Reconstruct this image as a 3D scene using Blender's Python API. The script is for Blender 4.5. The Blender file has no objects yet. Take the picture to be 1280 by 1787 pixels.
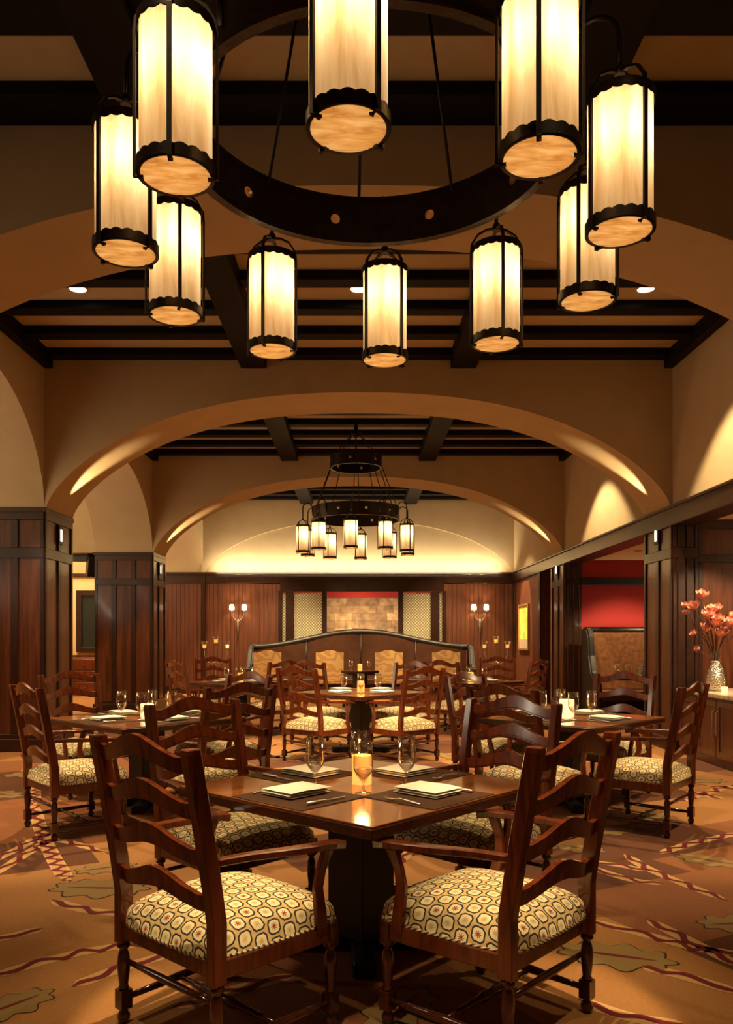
import bpy, bmesh, math, random
from mathutils import Vector, Matrix
random.seed(7)
PI = math.pi
C = bpy.context.scene.collection
sc = bpy.context.scene

# ------------------------------------------------------------------ camera, world, exposure
CAM_Z = 1.43
F = 1400.0                       # focal length in pixels of the 1280x1787 frame
cam_d = bpy.data.cameras.new('camera'); cam = bpy.data.objects.new('camera', cam_d); C.objects.link(cam)
cam.location = (0, 0, CAM_Z); cam.rotation_euler = (PI/2, 0, 0)
cam_d.sensor_fit = 'HORIZONTAL'; cam_d.sensor_width = 36; cam_d.lens = 36*F/1280
cam_d.shift_x = 14/1280; cam_d.shift_y = 218.5/1280
cam_d.clip_start = 0.05; cam_d.clip_end = 100
sc.camera = cam
w = bpy.data.worlds.new('world'); sc.world = w; w.use_nodes = True
w.node_tree.nodes['Background'].inputs[0].default_value = (1.0, 0.75, 0.5, 1)
w.node_tree.nodes['Background'].inputs[1].default_value = 0.004
vs = sc.view_settings
vs.view_transform = 'Standard'; vs.look = 'None'; vs.gamma = 1; vs.use_curve_mapping = False
vs.exposure = -0.15
try:
    cy = sc.cycles
    cy.use_denoising = True; cy.max_bounces = 7; cy.diffuse_bounces = 4; cy.glossy_bounces = 3
    cy.transmission_bounces = 6; cy.transparent_max_bounces = 10; cy.sample_clamp_indirect = 3.0
    cy.sample_clamp_direct = 0; cy.caustics_reflective = False; cy.caustics_refractive = False
    cy.blur_glossy = 1.0; cy.use_light_tree = True
except Exception:
    pass
WARM = (1.0, 0.74, 0.40)
def spot(name, loc, target, power, deg, blend=.35, radius=.04, col=WARM):
    l = bpy.data.lights.new(name, 'SPOT'); l.energy = power; l.spot_size = math.radians(deg); l.spot_blend = blend
    l.shadow_soft_size = radius; l.color = col
    o = bpy.data.objects.new(name, l); C.objects.link(o); o.location = loc
    o.rotation_euler = (Vector(target) - Vector(loc)).to_track_quat('-Z', 'Y').to_euler(); return o
def area(name, loc, target, power, sx, sy, col=WARM):
    l = bpy.data.lights.new(name, 'AREA'); l.energy = power; l.shape = 'RECTANGLE'; l.size = sx; l.size_y = sy; l.color = col
    o = bpy.data.objects.new(name, l); C.objects.link(o); o.location = loc
    o.rotation_euler = (Vector(target) - Vector(loc)).to_track_quat('-Z', 'Y').to_euler(); return o
def point(name, loc, power, radius=.03, col=WARM):
    l = bpy.data.lights.new(name, 'POINT'); l.energy = power; l.shadow_soft_size = radius; l.color = col
    o = bpy.data.objects.new(name, l); C.objects.link(o); o.location = loc; return o

# room planes
HW = 3.93                        # half width of the nave
ZC = 3.04                        # cornice height / arch springing
ZP = 4.985                       # ceiling panels
ZB = 4.887                       # underside of cross beams
ZL = 4.787                       # underside of long beams
APEX = 4.49
A0, A1, A2 = (5.43, 6.33), (10.03, 10.97), (15.30, 16.25)
YB = 20.3
YF = -1.2
PIER = 1.10                      # thickness of the side arcades

# downlights in the ceiling of each bay (fixtures are built below at the same spots)
DOWN = [(-2.86, 8.17), (0.0, 8.17), (2.93, 8.17), (-2.86, 12.77), (2.93, 12.77), (-2.4, 18.47), (2.4, 18.47),
        (-2.6, 3.9), (2.6, 3.9)]
for i, (x, y) in enumerate(DOWN):
    spot('downlight_lamp', (x, y, ZP-.03), (x, y, 0), (800 if abs(x) > 2.5 and y < 14 else 450) if y > 5 else 150, 88, .22, .04)
# accent spots from the beams on to the tables
for (x, y, tx, ty, p, d) in [(-.42, 3.02, -.46, 2.98, 900, 19), (.50, 3.02, .52, 3.02, 900, 19), (-.9, 1.5, -.4, 2.8, 260, 30), (1.0, 1.5, .5, 2.9, 260, 30), (-.3, 4.55, .0, 3.95, 380, 36),
                          (-1.25, 6.6, -1.8, 6.5, 400, 56), (1.3, 6.6, 1.8, 6.5, 400, 56),
                          (-3.1, 4.9, -2.4, 5.9, 620, 36), (3.1, 4.9, 2.4, 5.9, 620, 36),
                          (-.9, 7.5, -.5, 9.3, 900, 36), (.9, 7.5, .6, 9.3, 900, 36), (0, 11.6, 0, 10.3, 600, 55),
                          (-1.2, 11.5, -1.6, 12.2, 650, 70), (1.2, 11.5, 1.6, 12.2, 650, 70)]:
    spot('ceiling_accent_lamp', (x, y, ZB-.06), (tx, ty, .5), p, d, .5, .03)
for x in (-2.2, 0, 2.2):
    spot('banquette_accent_lamp', (x, 17.0, ZB-.06), (x*.95, 19.2, .7), 1200, 56, .5, .04)
for x in (-3.0, 3.0):
    spot('plank_wall_fill', (x, 18.6, ZB-.06), (x, 20.2, 1.7), 230, 60, .6, .04)  # added spots that brighten the planks, no fixture behind them
# cove strip hidden on the back cornice ledge
area('cove_strip', (0, YB-.30, ZC+.05), (0, YB+.25, ZC+1.0), 120, 7.2, .10, (1, .84, .56))
for yc, ln in ((8.2, 2.6), (13.1, 3.0), (18.3, 2.6), (4.0, 2)):
    area('aisle_soffit_fill', (-6.3, yc, ZC-.05), (-4.3, yc, ZC+1.6), 40, .1, ln, (1, .86, .60))  # added strips hanging free in the aisle to brighten the barrel soffits
# small uplights above the pier sconces, grazing the arch soffits
for (ya, yb) in (A1, A2):
    for s in (-1, 1):
        spot('soffit_uplight', (s*(HW-.10), (ya+yb)/2, ZC-.02), (s*(HW-.60), (ya+yb)/2, ZC+.80), 170, 38, .8, .02)

# ------------------------------------------------------------------ materials
def new_mat(name):
    m = bpy.data.materials.new(name); m.use_nodes = True
    nt = m.node_tree; return m, nt, nt.nodes, nt.links, nt.nodes['Principled BSDF']
def ramp(N, stops):
    r = N.new('ShaderNodeValToRGB'); e = r.color_ramp.elements
    e[0].position, e[0].color = stops[0][0], (*stops[0][1], 1)
    e[1].position, e[1].color = stops[-1][0], (*stops[-1][1], 1)
    for p, c in stops[1:-1]:
        k = e.new(p); k.color = (*c, 1)
    return r
def plain(name, col, rough=.5, metal=0, coat=0, noise=0, nscale=20, bump=0):
    m, nt, N, L, B = new_mat(name)
    B.inputs['Base Color'].default_value = (*col, 1); B.inputs['Roughness'].default_value = rough
    B.inputs['Metallic'].default_value = metal; B.inputs['Coat Weight'].default_value = coat
    if noise or bump:
        tc = N.new('ShaderNodeTexCoord'); t = N.new('ShaderNodeTexNoise'); t.inputs['Scale'].default_value = nscale
        t.inputs['Detail'].default_value = 5; L.new(tc.outputs['Object'], t.inputs['Vector'])
        if noise:
            r = ramp(N, [(.25, tuple(c*(1-noise) for c in col)), (.75, tuple(min(1, c*(1+noise)) for c in col))])
            L.new(t.outputs['Fac'], r.inputs[0]); L.new(r.outputs[0], B.inputs['Base Color'])
        if bump:
            b = N.new('ShaderNodeBump'); b.inputs['Strength'].default_value = bump; b.inputs['Distance'].default_value = .01
            L.new(t.outputs['Fac'], b.inputs['Height']); L.new(b.outputs[0], B.inputs['Normal'])
    return m
def wood(name, dark, light, rough=.3, stretch=(14, 14, 1.2), coat=.3, scale=2.0):
    m, nt, N, L, B = new_mat(name)
    tc = N.new('ShaderNodeTexCoord'); mp = N.new('ShaderNodeMapping'); mp.inputs['Scale'].default_value = stretch
    t = N.new('ShaderNodeTexNoise'); t.inputs['Scale'].default_value = scale; t.inputs['Detail'].default_value = 7
    t.inputs['Roughness'].default_value = .62
    t.inputs['Distortion'].default_value = .6
    L.new(tc.outputs['Object'], mp.inputs[0]); L.new(mp.outputs[0], t.inputs['Vector'])
    mid = tuple((a+b)/2 for a, b in zip(dark, light))
    r = ramp(N, [(.3, dark), (.5, mid), (.72, light)]); L.new(t.outputs['Fac'], r.inputs[0]); L.new(r.outputs[0], B.inputs['Base Color'])
    B.inputs['Roughness'].default_value = rough; B.inputs['Coat Weight'].default_value = coat; B.inputs['Coat Roughness'].default_value = .12
    b = N.new('ShaderNodeBump'); b.inputs['Strength'].default_value = .08; b.inputs['Distance'].default_value = .003
    L.new(t.outputs['Fac'], b.inputs['Height']); L.new(b.outputs[0], B.inputs['Normal'])
    return m
def emit(name, col, strength):
    m, nt, N, L, B = new_mat(name)
    B.inputs['Base Color'].default_value = (0, 0, 0, 1)
    B.inputs['Emission Color'].default_value = (*col, 1); B.inputs['Emission Strength'].default_value = strength
    return m
def glass_mat(name, tint=(1, 1, 1), rough=.0, mixt=.82):
    m, nt, N, L, B = new_mat(name); N.remove(B)
    out = N['Material Output']
    g = N.new('ShaderNodeBsdfGlossy'); g.inputs['Roughness'].default_value = .03 + rough
    tr = N.new('ShaderNodeBsdfTransparent'); tr.inputs[0].default_value = (*tint, 1)
    lw = N.new('ShaderNodeLayerWeight'); lw.inputs['Blend'].default_value = .42
    mr = N.new('ShaderNodeMapRange'); mr.inputs['To Min'].default_value = 1-mixt-.1; mr.inputs['To Max'].default_value = .9
    mx = N.new('ShaderNodeMixShader')
    L.new(lw.outputs['Facing'], mr.inputs['Value']); L.new(mr.outputs[0], mx.inputs[0])
    L.new(tr.outputs[0], mx.inputs[1]); L.new(g.outputs[0], mx.inputs[2]); L.new(mx.outputs[0], out.inputs[0])
    return m
def shade_mat(name, cols, emis, stretch, trans=.85, scale=3.0):
    m, nt, N, L, B = new_mat(name); N.remove(B); out = N['Material Output']
    tc = N.new('ShaderNodeTexCoord'); mp = N.new('ShaderNodeMapping'); mp.inputs['Scale'].default_value = stretch
    t = N.new('ShaderNodeTexNoise'); t.inputs['Scale'].default_value = scale; t.inputs['Detail'].default_value = 4; t.inputs['Distortion'].default_value = .8
    L.new(tc.outputs['Object'], mp.inputs[0]); L.new(mp.outputs[0], t.inputs['Vector'])
    r = ramp(N, [(.3, cols[0]), (.5, cols[1]), (.7, cols[2])]); L.new(t.outputs['Fac'], r.inputs[0])
    tl = N.new('ShaderNodeBsdfTranslucent'); df = N.new('ShaderNodeBsdfDiffuse'); em = N.new('ShaderNodeEmission')
    em.inputs['Strength'].default_value = emis
    for n in (tl, df, em): L.new(r.outputs[0], n.inputs['Color'])
    mx = N.new('ShaderNodeMixShader'); mx.inputs[0].default_value = trans
    L.new(df.outputs[0], mx.inputs[1]); L.new(tl.outputs[0], mx.inputs[2])
    ad = N.new('ShaderNodeAddShader'); L.new(mx.outputs[0], ad.inputs[0]); L.new(em.outputs[0], ad.inputs[1])
    L.new(ad.outputs[0], out.inputs[0])
    return m

M = {}
M['plaster'] = plain('cream plaster', (.50, .375, .215), .85, noise=.05, nscale=3, bump=.06)
M['ceil'] = plain('tan ceiling panel', (.47, .365, .215), .9, noise=.04, nscale=4)
M['beam'] = plain('black stained beam', (.0045, .0030, .0028), .6, noise=.3, nscale=8)
for k_ in ('beam', 'plaster', 'ceil'): M[k_].node_tree.nodes['Principled BSDF'].inputs['Specular IOR Level'].default_value = .15
M['panel'] = wood('dark wall panelling', (.034, .009, .004), (.15, .042, .015), .30, (9, 9, .6), .25)
M['paneltrim'] = wood('dark wall trim', (.012, .0035, .002), (.040, .011, .005), .35, (6, 6, 6), .15)
M['board'] = wood('brown plank wall', (.045, .013, .005), (.18, .050, .017), .5, (16, 16, .5), .0)
M['chair'] = wood('mahogany chair wood', (.058, .011, .004), (.225, .046, .013), .20, (14, 14, 1.6), .4)
M['chairdark'] = plain('dark chair groove', (.012, .004, .003), .4)
M['legwood'] = wood('dark turned leg wood', (.030, .007, .004), (.09, .022, .010), .18, (14, 14, 2), .5)
M['table'] = wood('polished table wood', (.16, .045, .012), (.34, .115, .030), .20, (2.0, 16, 16), .5, 1.6)
M['tableedge'] = wood('dark table edge', (.034, .009, .0035), (.085, .022, .008), .22, (3, 3, 14), .4)
M['black'] = plain('black wood', (.006, .004, .003), .45)
M['mat'] = plain('brown woven placemat', (.060, .024, .010), .8, noise=.3, nscale=160, bump=.1)
M['mat'].node_tree.nodes['Principled BSDF'].inputs['Specular IOR Level'].default_value = .2
M['linen'] = plain('cream linen', (.86, .80, .66), .8, noise=.03, nscale=40, bump=.15)
M['silver'] = plain('silver cutlery', (.92, .86, .74), .3, .9)
M['bronze'] = plain('dark bronze', (.018, .010, .006), .38, .7, noise=.3, nscale=12, bump=.15)
M['bronzering'] = plain('brushed dark bronze ring', (.022, .012, .007), .34, .6, noise=.5, nscale=25, bump=.3)  # slightly lighter, more mottled bronze for the rings
M['iron'] = plain('polished iron', (.34, .28, .21), .38, .7)
M['leather'] = plain('black leather', (.010, .006, .004), .42, noise=.2, nscale=30, bump=.1)
M['leatherbrown'] = plain('brown leather', (.060, .022, .011), .34, noise=.25, nscale=6, bump=.08)
M['leathertan'] = plain('mottled tan leather', (.17, .066, .024), .42, noise=.45, nscale=14, bump=.1)
M['red'] = plain('red painted wall', (.30, .012, .009), .8, noise=.05, nscale=3)
M['glass'] = glass_mat('clear glass', mixt=.77)
M['cupglass'] = glass_mat('clear cup glass', (1, .95, .85), 0, .62)
M['water'] = glass_mat('water', (.97, .95, .9), 0, .75)
M['speckle'] = plain('marble counter', (.60, .47, .33), .25, noise=.45, nscale=30)
M['petal'] = plain('pink petal', (.85, .30, .22), .7, noise=.35, nscale=30)
M['petallight'] = plain('pale pink petal', (.93, .52, .42), .7, noise=.2, nscale=30)
M['twig'] = plain('brown twig', (.07, .035, .018), .7)
M['lamp'] = emit('lit lamp diffuser', (1, .86, .62), 14)
M['lampsoft'] = emit('lit sconce glass', (1, .90, .72), 2.5)
M['flame'] = emit('candle flame', (1, .62, .2), 30)
M['wax'] = shade_mat('glowing amber wax', [(.95, .42, .08), (1, .55, .14), (1, .70, .26)], .85, (1, 1, 1), .6, 8)
M['waxpale'] = shade_mat('glowing cream wax', [(1, .72, .36), (1, .78, .44), (1, .84, .5)], 1.1, (1, 1, 1), .6, 8)
M['shade'] = shade_mat('streaked alabaster glass', [(.66, .40, .17), (.85, .62, .34), (.95, .80, .52)], .20, (5, 5, .7))
M['shadebase'] = shade_mat('amber swirled glass', [(.50, .20, .045), (.70, .36, .11), (.86, .56, .24)], .34, (3, 9, 3))
M['paper'] = shade_mat('cream paper shade', [(1, .8, .5), (1, .84, .56), (1, .88, .62)], 2.2, (1, 1, 1))
M['gold'] = plain('gold frame', (.55, .33, .12), .35, .7)
M['window'] = plain('dark night window glass', (.02, .03, .03), .06)
M['cream'] = plain('cream painted wall', (.80, .60, .32), .8)
M['carpet1'] = plain('carpet ochre', (.37, .160, .044), .95, noise=.12, nscale=60, bump=.5)
M['carpet2'] = plain('carpet brown', (.12, .036, .010), .95, noise=.15, nscale=60, bump=.5)
M['carpet3'] = plain('carpet rust', (.26, .088, .025), .95, noise=.15, nscale=60, bump=.5)
M['cfill'] = plain('carpet light tan', (.60, .32, .11), .95)
M['cmaroon'] = plain('carpet maroon', (.15, .010, .012), .95)
M['ccream'] = plain('carpet cream', (.62, .40, .16), .95)
M['cgreen'] = plain('carpet olive', (.27, .165, .052), .95)
M['cdark'] = plain('carpet dark line', (.012, .014, .012), .95)

def fabric_mat():
    m, nt, N, L, B = new_mat('trellis medallion upholstery')
    tc = N.new('ShaderNodeTexCoord'); sx = N.new('ShaderNodeSeparateXYZ'); L.new(tc.outputs['UV'], sx.inputs[0])
    def mth(op, a, b=None, c=None):
        n = N.new('ShaderNodeMath'); n.operation = op
        for i, v in enumerate((a, b, c)):
            if v is None: continue
            if isinstance(v, (int, float)): n.inputs[i].default_value = v
            else: L.new(v, n.inputs[i])
        return n.outputs[0]
    U, V = sx.outputs[0], sx.outputs[1]
    P = .062
    u = mth('DIVIDE', U, P); v = mth('DIVIDE', V, P)
    row = mth('FLOOR', v)
    par = mth('MODULO', mth('ADD', row, 1000), 2)
    us = mth('ADD', u, mth('MULTIPLY', par, .5))
    col = mth('FLOOR', us)
    fu = mth('SUBTRACT', mth('FRACT', us), .5); fv = mth('SUBTRACT', mth('FRACT', v), .5)
    au, av = mth('ABSOLUTE', fu), mth('ABSOLUTE', fv)
    # octagon distance
    d = mth('MAXIMUM', mth('MAXIMUM', mth('MULTIPLY', au, 1.0), mth('MULTIPLY', av, 1.0)), mth('MULTIPLY', mth('ADD', au, av), .64))
    def band(x, lo, hi):
        return mth('MULTIPLY', mth('GREATER_THAN', x, lo), mth('LESS_THAN', x, hi))
    ring = mth('MAXIMUM', band(d, .345, .440), mth('MULTIPLY', band(mth('ADD', au, av), .90, .935), 0))
    r2 = mth('SQRT', mth('ADD', mth('MULTIPLY', fu, fu), mth('MULTIPLY', fv, fv)))
    ang = mth('ARCTAN2', fv, fu)
    pet = mth('ADD', .15, mth('MULTIPLY', .07, mth('COSINE', mth('MULTIPLY', ang, 8))))
    flower = mth('LESS_THAN', r2, pet)
    inner = mth('LESS_THAN', d, .350)
    par2 = mth('MODULO', mth('ADD', mth('ADD', col, row), 2000), 3)
    isred = mth('LESS_THAN', par2, .5)
    # little corner squares
    sq = mth('LESS_THAN', mth('ABSOLUTE', mth('SUBTRACT', mth('ADD', au, av), .98)), .07)
    def mix(fac, a, b):
        n = N.new('ShaderNodeMix'); n.data_type = 'RGBA'; L.new(fac, n.inputs[0])
        for i, v in ((6, a), (7, b)):
            if isinstance(v, tuple): n.inputs[i].default_value = (*v, 1)
            else: L.new(v, n.inputs[i])
        return n.outputs[2]
    ground = (.66, .45, .18)
    c = mix(inner, ground, (.86, .72, .42))
    c = mix(ring, c, (.022, .018, .014))
    fl = mix(isred, (.62, .44, .16), (.36, .06, .02))
    c = mix(flower, c, fl)
    c = mix(sq, c, (.74, .50, .24))
    L.new(c, B.inputs['Base Color']); B.inputs['Roughness'].default_value = .85
    t = N.new('ShaderNodeTexNoise'); t.inputs['Scale'].default_value = 900; L.new(tc.outputs['UV'], t.inputs['Vector'])
    b = N.new('ShaderNodeBump'); b.inputs['Strength'].default_value = .25; b.inputs['Distance'].default_value = .002
    L.new(t.outputs['Fac'], b.inputs['Height']); L.new(b.outputs[0], B.inputs['Normal'])
    return m
M['fabric'] = fabric_mat()
def welt_mat():
    m, nt, N, L, B = new_mat('striped welt cord')
    tc = N.new('ShaderNodeTexCoord'); wv = N.new('ShaderNodeTexWave'); wv.inputs['Scale'].default_value = 26; wv.bands_direction = 'DIAGONAL'
    L.new(tc.outputs['Object'], wv.inputs[0]); r = ramp(N, [(.35, (.03, .02, .015)), (.5, (.6, .42, .2))])
    L.new(wv.outputs['Fac'], r.inputs[0]); L.new(r.outputs[0], B.inputs['Base Color']); B.inputs['Roughness'].default_value = .8
    return m
M['welt'] = welt_mat()
def damask():
    m, nt, N, L, B = new_mat('tan scroll damask')
    tc = N.new('ShaderNodeTexCoord'); wv = N.new('ShaderNodeTexWave'); wv.wave_type = 'RINGS'; wv.inputs['Scale'].default_value = 1.6
    wv.inputs['Distortion'].default_value = 14; wv.inputs['Detail'].default_value = 1; wv.inputs['Detail Scale'].default_value = 2.2
    L.new(tc.outputs['Object'], wv.inputs[0]); r = ramp(N, [(.35, (.52, .29, .10)), (.6, (.68, .42, .17))])
    L.new(wv.outputs['Fac'], r.inputs[0]); L.new(r.outputs[0], B.inputs['Base Color']); B.inputs['Roughness'].default_value = .7
    return m
M['damask'] = damask()
def lattice():
    m, nt, N, L, B = new_mat('lattice etched panel'); N.remove(B); out = N['Material Output']
    tc = N.new('ShaderNodeTexCoord'); sx = N.new('ShaderNodeSeparateXYZ'); L.new(tc.outputs['Object'], sx.inputs[0])
    def mth(op, a, b=None):
        n = N.new('ShaderNodeMath'); n.operation = op
        for i, v in enumerate((a, b)):
            if v is None: continue
            if isinstance(v, (int, float)): n.inputs[i].default_value = v
            else: L.new(v, n.inputs[i])
        return n.outputs[0]
    x, z = sx.outputs[0], sx.outputs[2]
    def line(e):
        f = mth('ABSOLUTE', mth('SUBTRACT', mth('FRACT', mth('ADD', mth('DIVIDE', e, .075), 100)), .5)); return mth('LESS_THAN', f, .17)
    ln = mth('MAXIMUM', line(mth('ADD', x, z)), line(mth('SUBTRACT', x, z)))
    mx = N.new('ShaderNodeMix'); mx.data_type = 'RGBA'; L.new(ln, mx.inputs[0])
    mx.inputs[6].default_value = (.86, .82, .64, 1); mx.inputs[7].default_value = (.30, .25, .14, 1)
    tl = N.new('ShaderNodeBsdfTranslucent'); df = N.new('ShaderNodeBsdfDiffuse')
    L.new(mx.outputs[2], tl.inputs[0]); L.new(mx.outputs[2], df.inputs[0])
    ms = N.new('ShaderNodeMixShader'); ms.inputs[0].default_value = .6
    L.new(df.outputs[0], ms.inputs[1]); L.new(tl.outputs[0], ms.inputs[2]); L.new(ms.outputs[0], out.inputs[0])
    return m
M['lattice'] = lattice()
def stone():
    m, nt, N, L, B = new_mat('irregular cut stone')
    tc = N.new('ShaderNodeTexCoord'); mp = N.new('ShaderNodeMapping'); mp.inputs['Rotation'].default_value = (PI/2, 0, 0)
    L.new(tc.outputs['Object'], mp.inputs[0])
    br = N.new('ShaderNodeTexBrick'); br.inputs['Scale'].default_value = 1.7; br.inputs['Mortar Size'].default_value = .008
    br.inputs['Color1'].default_value = (.58, .42, .24, 1); br.inputs['Color2'].default_value = (.17, .12, .08, 1); br.inputs['Mortar'].default_value = (.16, .09, .04, 1)
    br.inputs['Brick Width'].default_value = .85; br.inputs['Row Height'].default_value = .36; br.squash = 1.9; br.squash_frequency = 3; br.offset = .37; br.offset_frequency = 2
    L.new(mp.outputs[0], br.inputs['Vector'])
    t = N.new('ShaderNodeTexNoise'); t.inputs['Scale'].default_value = 5; t.inputs['Detail'].default_value = 8; L.new(tc.outputs['Object'], t.inputs['Vector'])
    r = ramp(N, [(.3, (.45, .40, .36)), (.7, (1.25, 1.1, .9))]); L.new(t.outputs['Fac'], r.inputs[0])
    mx = N.new('ShaderNodeMix'); mx.data_type = 'RGBA'; mx.blend_type = 'MULTIPLY'; mx.inputs[0].default_value = 1
    L.new(br.outputs['Color'], mx.inputs[6]); L.new(r.outputs[0], mx.inputs[7]); L.new(mx.outputs[2], B.inputs['Base Color'])
    b = N.new('ShaderNodeBump'); b.inputs['Strength'].default_value = .5; b.inputs['Distance'].default_value = .03
    L.new(t.outputs['Fac'], b.inputs['Height']); L.new(b.outputs[0], B.inputs['Normal']); B.inputs['Roughness'].default_value = .8
    return m
M['stone'] = stone()
def artmat():
    m, nt, N, L, B = new_mat('yellow abstract streaks')
    tc = N.new('ShaderNodeTexCoord'); mp = N.new('ShaderNodeMapping'); mp.inputs['Scale'].default_value = (6, 6, 1.3)
    t = N.new('ShaderNodeTexNoise'); t.inputs['Scale'].default_value = 2.2; t.inputs['Detail'].default_value = 6; t.inputs['Distortion'].default_value = 1
    L.new(tc.outputs['Object'], mp.inputs[0]); L.new(mp.outputs[0], t.inputs['Vector'])
    r = ramp(N, [(.28, (.14, .08, .02)), (.38, (.9, .45, .04)), (.50, (.98, .80, .10)), (.66, (1, .92, .45))])
    L.new(t.outputs['Fac'], r.inputs[0]); L.new(r.outputs[0], B.inputs['Base Color']); B.inputs['Roughness'].default_value = .6
    return m
M['art'] = artmat()
def merc():
    m, nt, N, L, B = new_mat('hammered mercury glass')
    tc = N.new('ShaderNodeTexCoord'); t = N.new('ShaderNodeTexVoronoi'); t.inputs['Scale'].default_value = 60
    L.new(tc.outputs['Object'], t.inputs['Vector']); B.inputs['Base Color'].default_value = (.62, .58, .50, 1)
    B.inputs['Metallic'].default_value = .9; B.inputs['Roughness'].default_value = .2
    b = N.new('ShaderNodeBump'); b.inputs['Strength'].default_value = .9; b.inputs['Distance'].default_value = .01
    L.new(t.outputs['Distance'], b.inputs['Height']); L.new(b.outputs[0], B.inputs['Normal'])
    return m
M['mercury'] = merc()

# ------------------------------------------------------------------ mesh helpers
class MB:
    def __init__(s): s.v = []; s.f = []; s.mi = []; s.uv = {}; s.sm = []
    def add(s, vs, fs, mi=0, smooth=False):
        o = len(s.v); s.v += [tuple(p) for p in vs]
        for f in fs: s.f.append(tuple(o+i for i in f)); s.mi.append(mi); s.sm.append(smooth)
        return o
    def box(s, x0, x1, y0, y1, z0, z1, mi=0, mat=None):
        vs = [Vector(p) for p in ((x0, y0, z0), (x1, y0, z0), (x1, y1, z0), (x0, y1, z0), (x0, y0, z1), (x1, y0, z1), (x1, y1, z1), (x0, y1, z1))]
        if mat is not None: vs = [mat @ p for p in vs]
        s.add(vs, [(0, 3, 2, 1), (4, 5, 6, 7), (0, 1, 5, 4), (1, 2, 6, 5), (2, 3, 7, 6), (3, 0, 4, 7)], mi)
    def sweep(s, path, sect, closed=False, up=None, mi=0, smooth=False, caps=True):
        """path: list of points; sect: function i -> list of (a,b) offsets in the (side, up) frame"""
        n = len(path); P = [Vector(p) for p in path]; rings = []
        ref = Vector(up) if up is not None else None
        for i in range(n):
            a = P[(i-1) % n] if (closed or i > 0) else P[i]
            b = P[(i+1) % n] if (closed or i < n-1) else P[i]
            t = (b-a).normalized()
            r = ref if ref is not None else (Vector((0, 0, 1)) if abs(t.z) < .95 else Vector((0, 1, 0)))
            side = t.cross(r).normalized(); u = side.cross(t).normalized()
            rings.append([P[i] + side*x + u*y for x, y in sect(i)])
        k = len(rings[0]); vs = [p for r in rings for p in r]; fs = []
        for i in range(n if closed else n-1):
            for j in range(k):
                a, b = i*k+j, i*k+(j+1) % k; c, d = ((i+1) % n)*k+(j+1) % k, ((i+1) % n)*k+j
                fs.append((a, d, c, b))
        o = s.add(vs, fs, mi, smooth)
        if caps and not closed:
            s.f.append(tuple(o+j for j in range(k))); s.mi.append(mi); s.sm.append(False)
            s.f.append(tuple(o+(n-1)*k+j for j in reversed(range(k)))); s.mi.append(mi); s.sm.append(False)
    def tube(s, path, rad, n=8, closed=False, mi=0, caps=True, up=None):
        rr = rad if isinstance(rad, (list, tuple)) else [rad]*len(path)
        s.sweep(path, lambda i: [(rr[i]*math.cos(2*PI*j/n), rr[i]*math.sin(2*PI*j/n)) for j in range(n)], closed, up, mi, True, caps)
    def bar(s, p0, p1, wd, ht, mi=0, up=None):
        h, k = wd/2, ht/2
        s.sweep([p0, p1], lambda i: [(-h, -k), (h, -k), (h, k), (-h, k)], False, up, mi)
    def lathe(s, prof, n=20, c=(0, 0, 0), mi=0, close_top=True, close_bot=True, smooth=True, rot=0, tri=None):
        k = len(prof); vs = []
        for (r, z) in prof:
            for j in range(n):
                a = 2*PI*j/n+rot; vs.append((c[0]+r*math.cos(a), c[1]+r*math.sin(a), c[2]+z))
        fs = [(i*n+j, i*n+(j+1) % n, (i+1)*n+(j+1) % n, (i+1)*n+j) for i in range(k-1) for j in range(n)]
        o = s.add(vs, fs, mi, smooth)
        if close_bot and prof[0][0] > 1e-4: s.f.append(tuple(o+j for j in reversed(range(n)))); s.mi.append(mi); s.sm.append(False)
        if close_top and prof[-1][0] > 1e-4: s.f.append(tuple(o+(k-1)*n+j for j in range(n))); s.mi.append(mi); s.sm.append(False)
    def prism(s, poly, y0, y1, axis='y', mi=0):
        """poly of 2-D points extruded along axis: y -> poly is (x,z); x -> (y,z); z -> (x,y)"""
        def P(a, b, t): return {'y': (a, t, b), 'x': (t, a, b), 'z': (a, b, t)}[axis]
        n = len(poly); vs = [P(a, b, y0) for a, b in poly] + [P(a, b, y1) for a, b in poly]
        fs = [(i, (i+1) % n, n+(i+1) % n, n+i) for i in range(n)] + [tuple(reversed(range(n))), tuple(range(n, 2*n))]
        s.add(vs, fs, mi)
    def grid(s, pts, mi=0, smooth=True, uvs=None, wrap=False):
        nr, nc = len(pts), len(pts[0]); vs = [p for r in pts for p in r]
        o = len(s.v)
        s.add(vs, [(i*nc+j, i*nc+j+1, (i+1)*nc+j+1, (i+1)*nc+j) for i in range(nr-1) for j in range(nc-1)], mi, smooth)
        if uvs:
            for i in range(nr):
                for j in range(nc): s.uv[o+i*nc+j] = uvs[i][j]
    def build(s, name, mats, parent=None, bevel=0, segs=1, kind=None, weld=False, fix=True):
        me = bpy.data.meshes.new(name); me.from_pydata(s.v, [], s.f)
        if not isinstance(mats, (list, tuple)): mats = [mats]
        for m in mats: me.materials.append(m)
        me.polygons.foreach_set('material_index', s.mi); me.polygons.foreach_set('use_smooth', s.sm)
        if s.uv:
            ul = me.uv_layers.new(name='UVMap')
            for lp in me.loops: ul.data[lp.index].uv = s.uv.get(lp.vertex_index, (0, 0))
        bm = bmesh.new(); bm.from_mesh(me)
        if weld: bmesh.ops.remove_doubles(bm, verts=bm.verts, dist=1e-5)
        if fix: bmesh.ops.recalc_face_normals(bm, faces=bm.faces)
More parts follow.
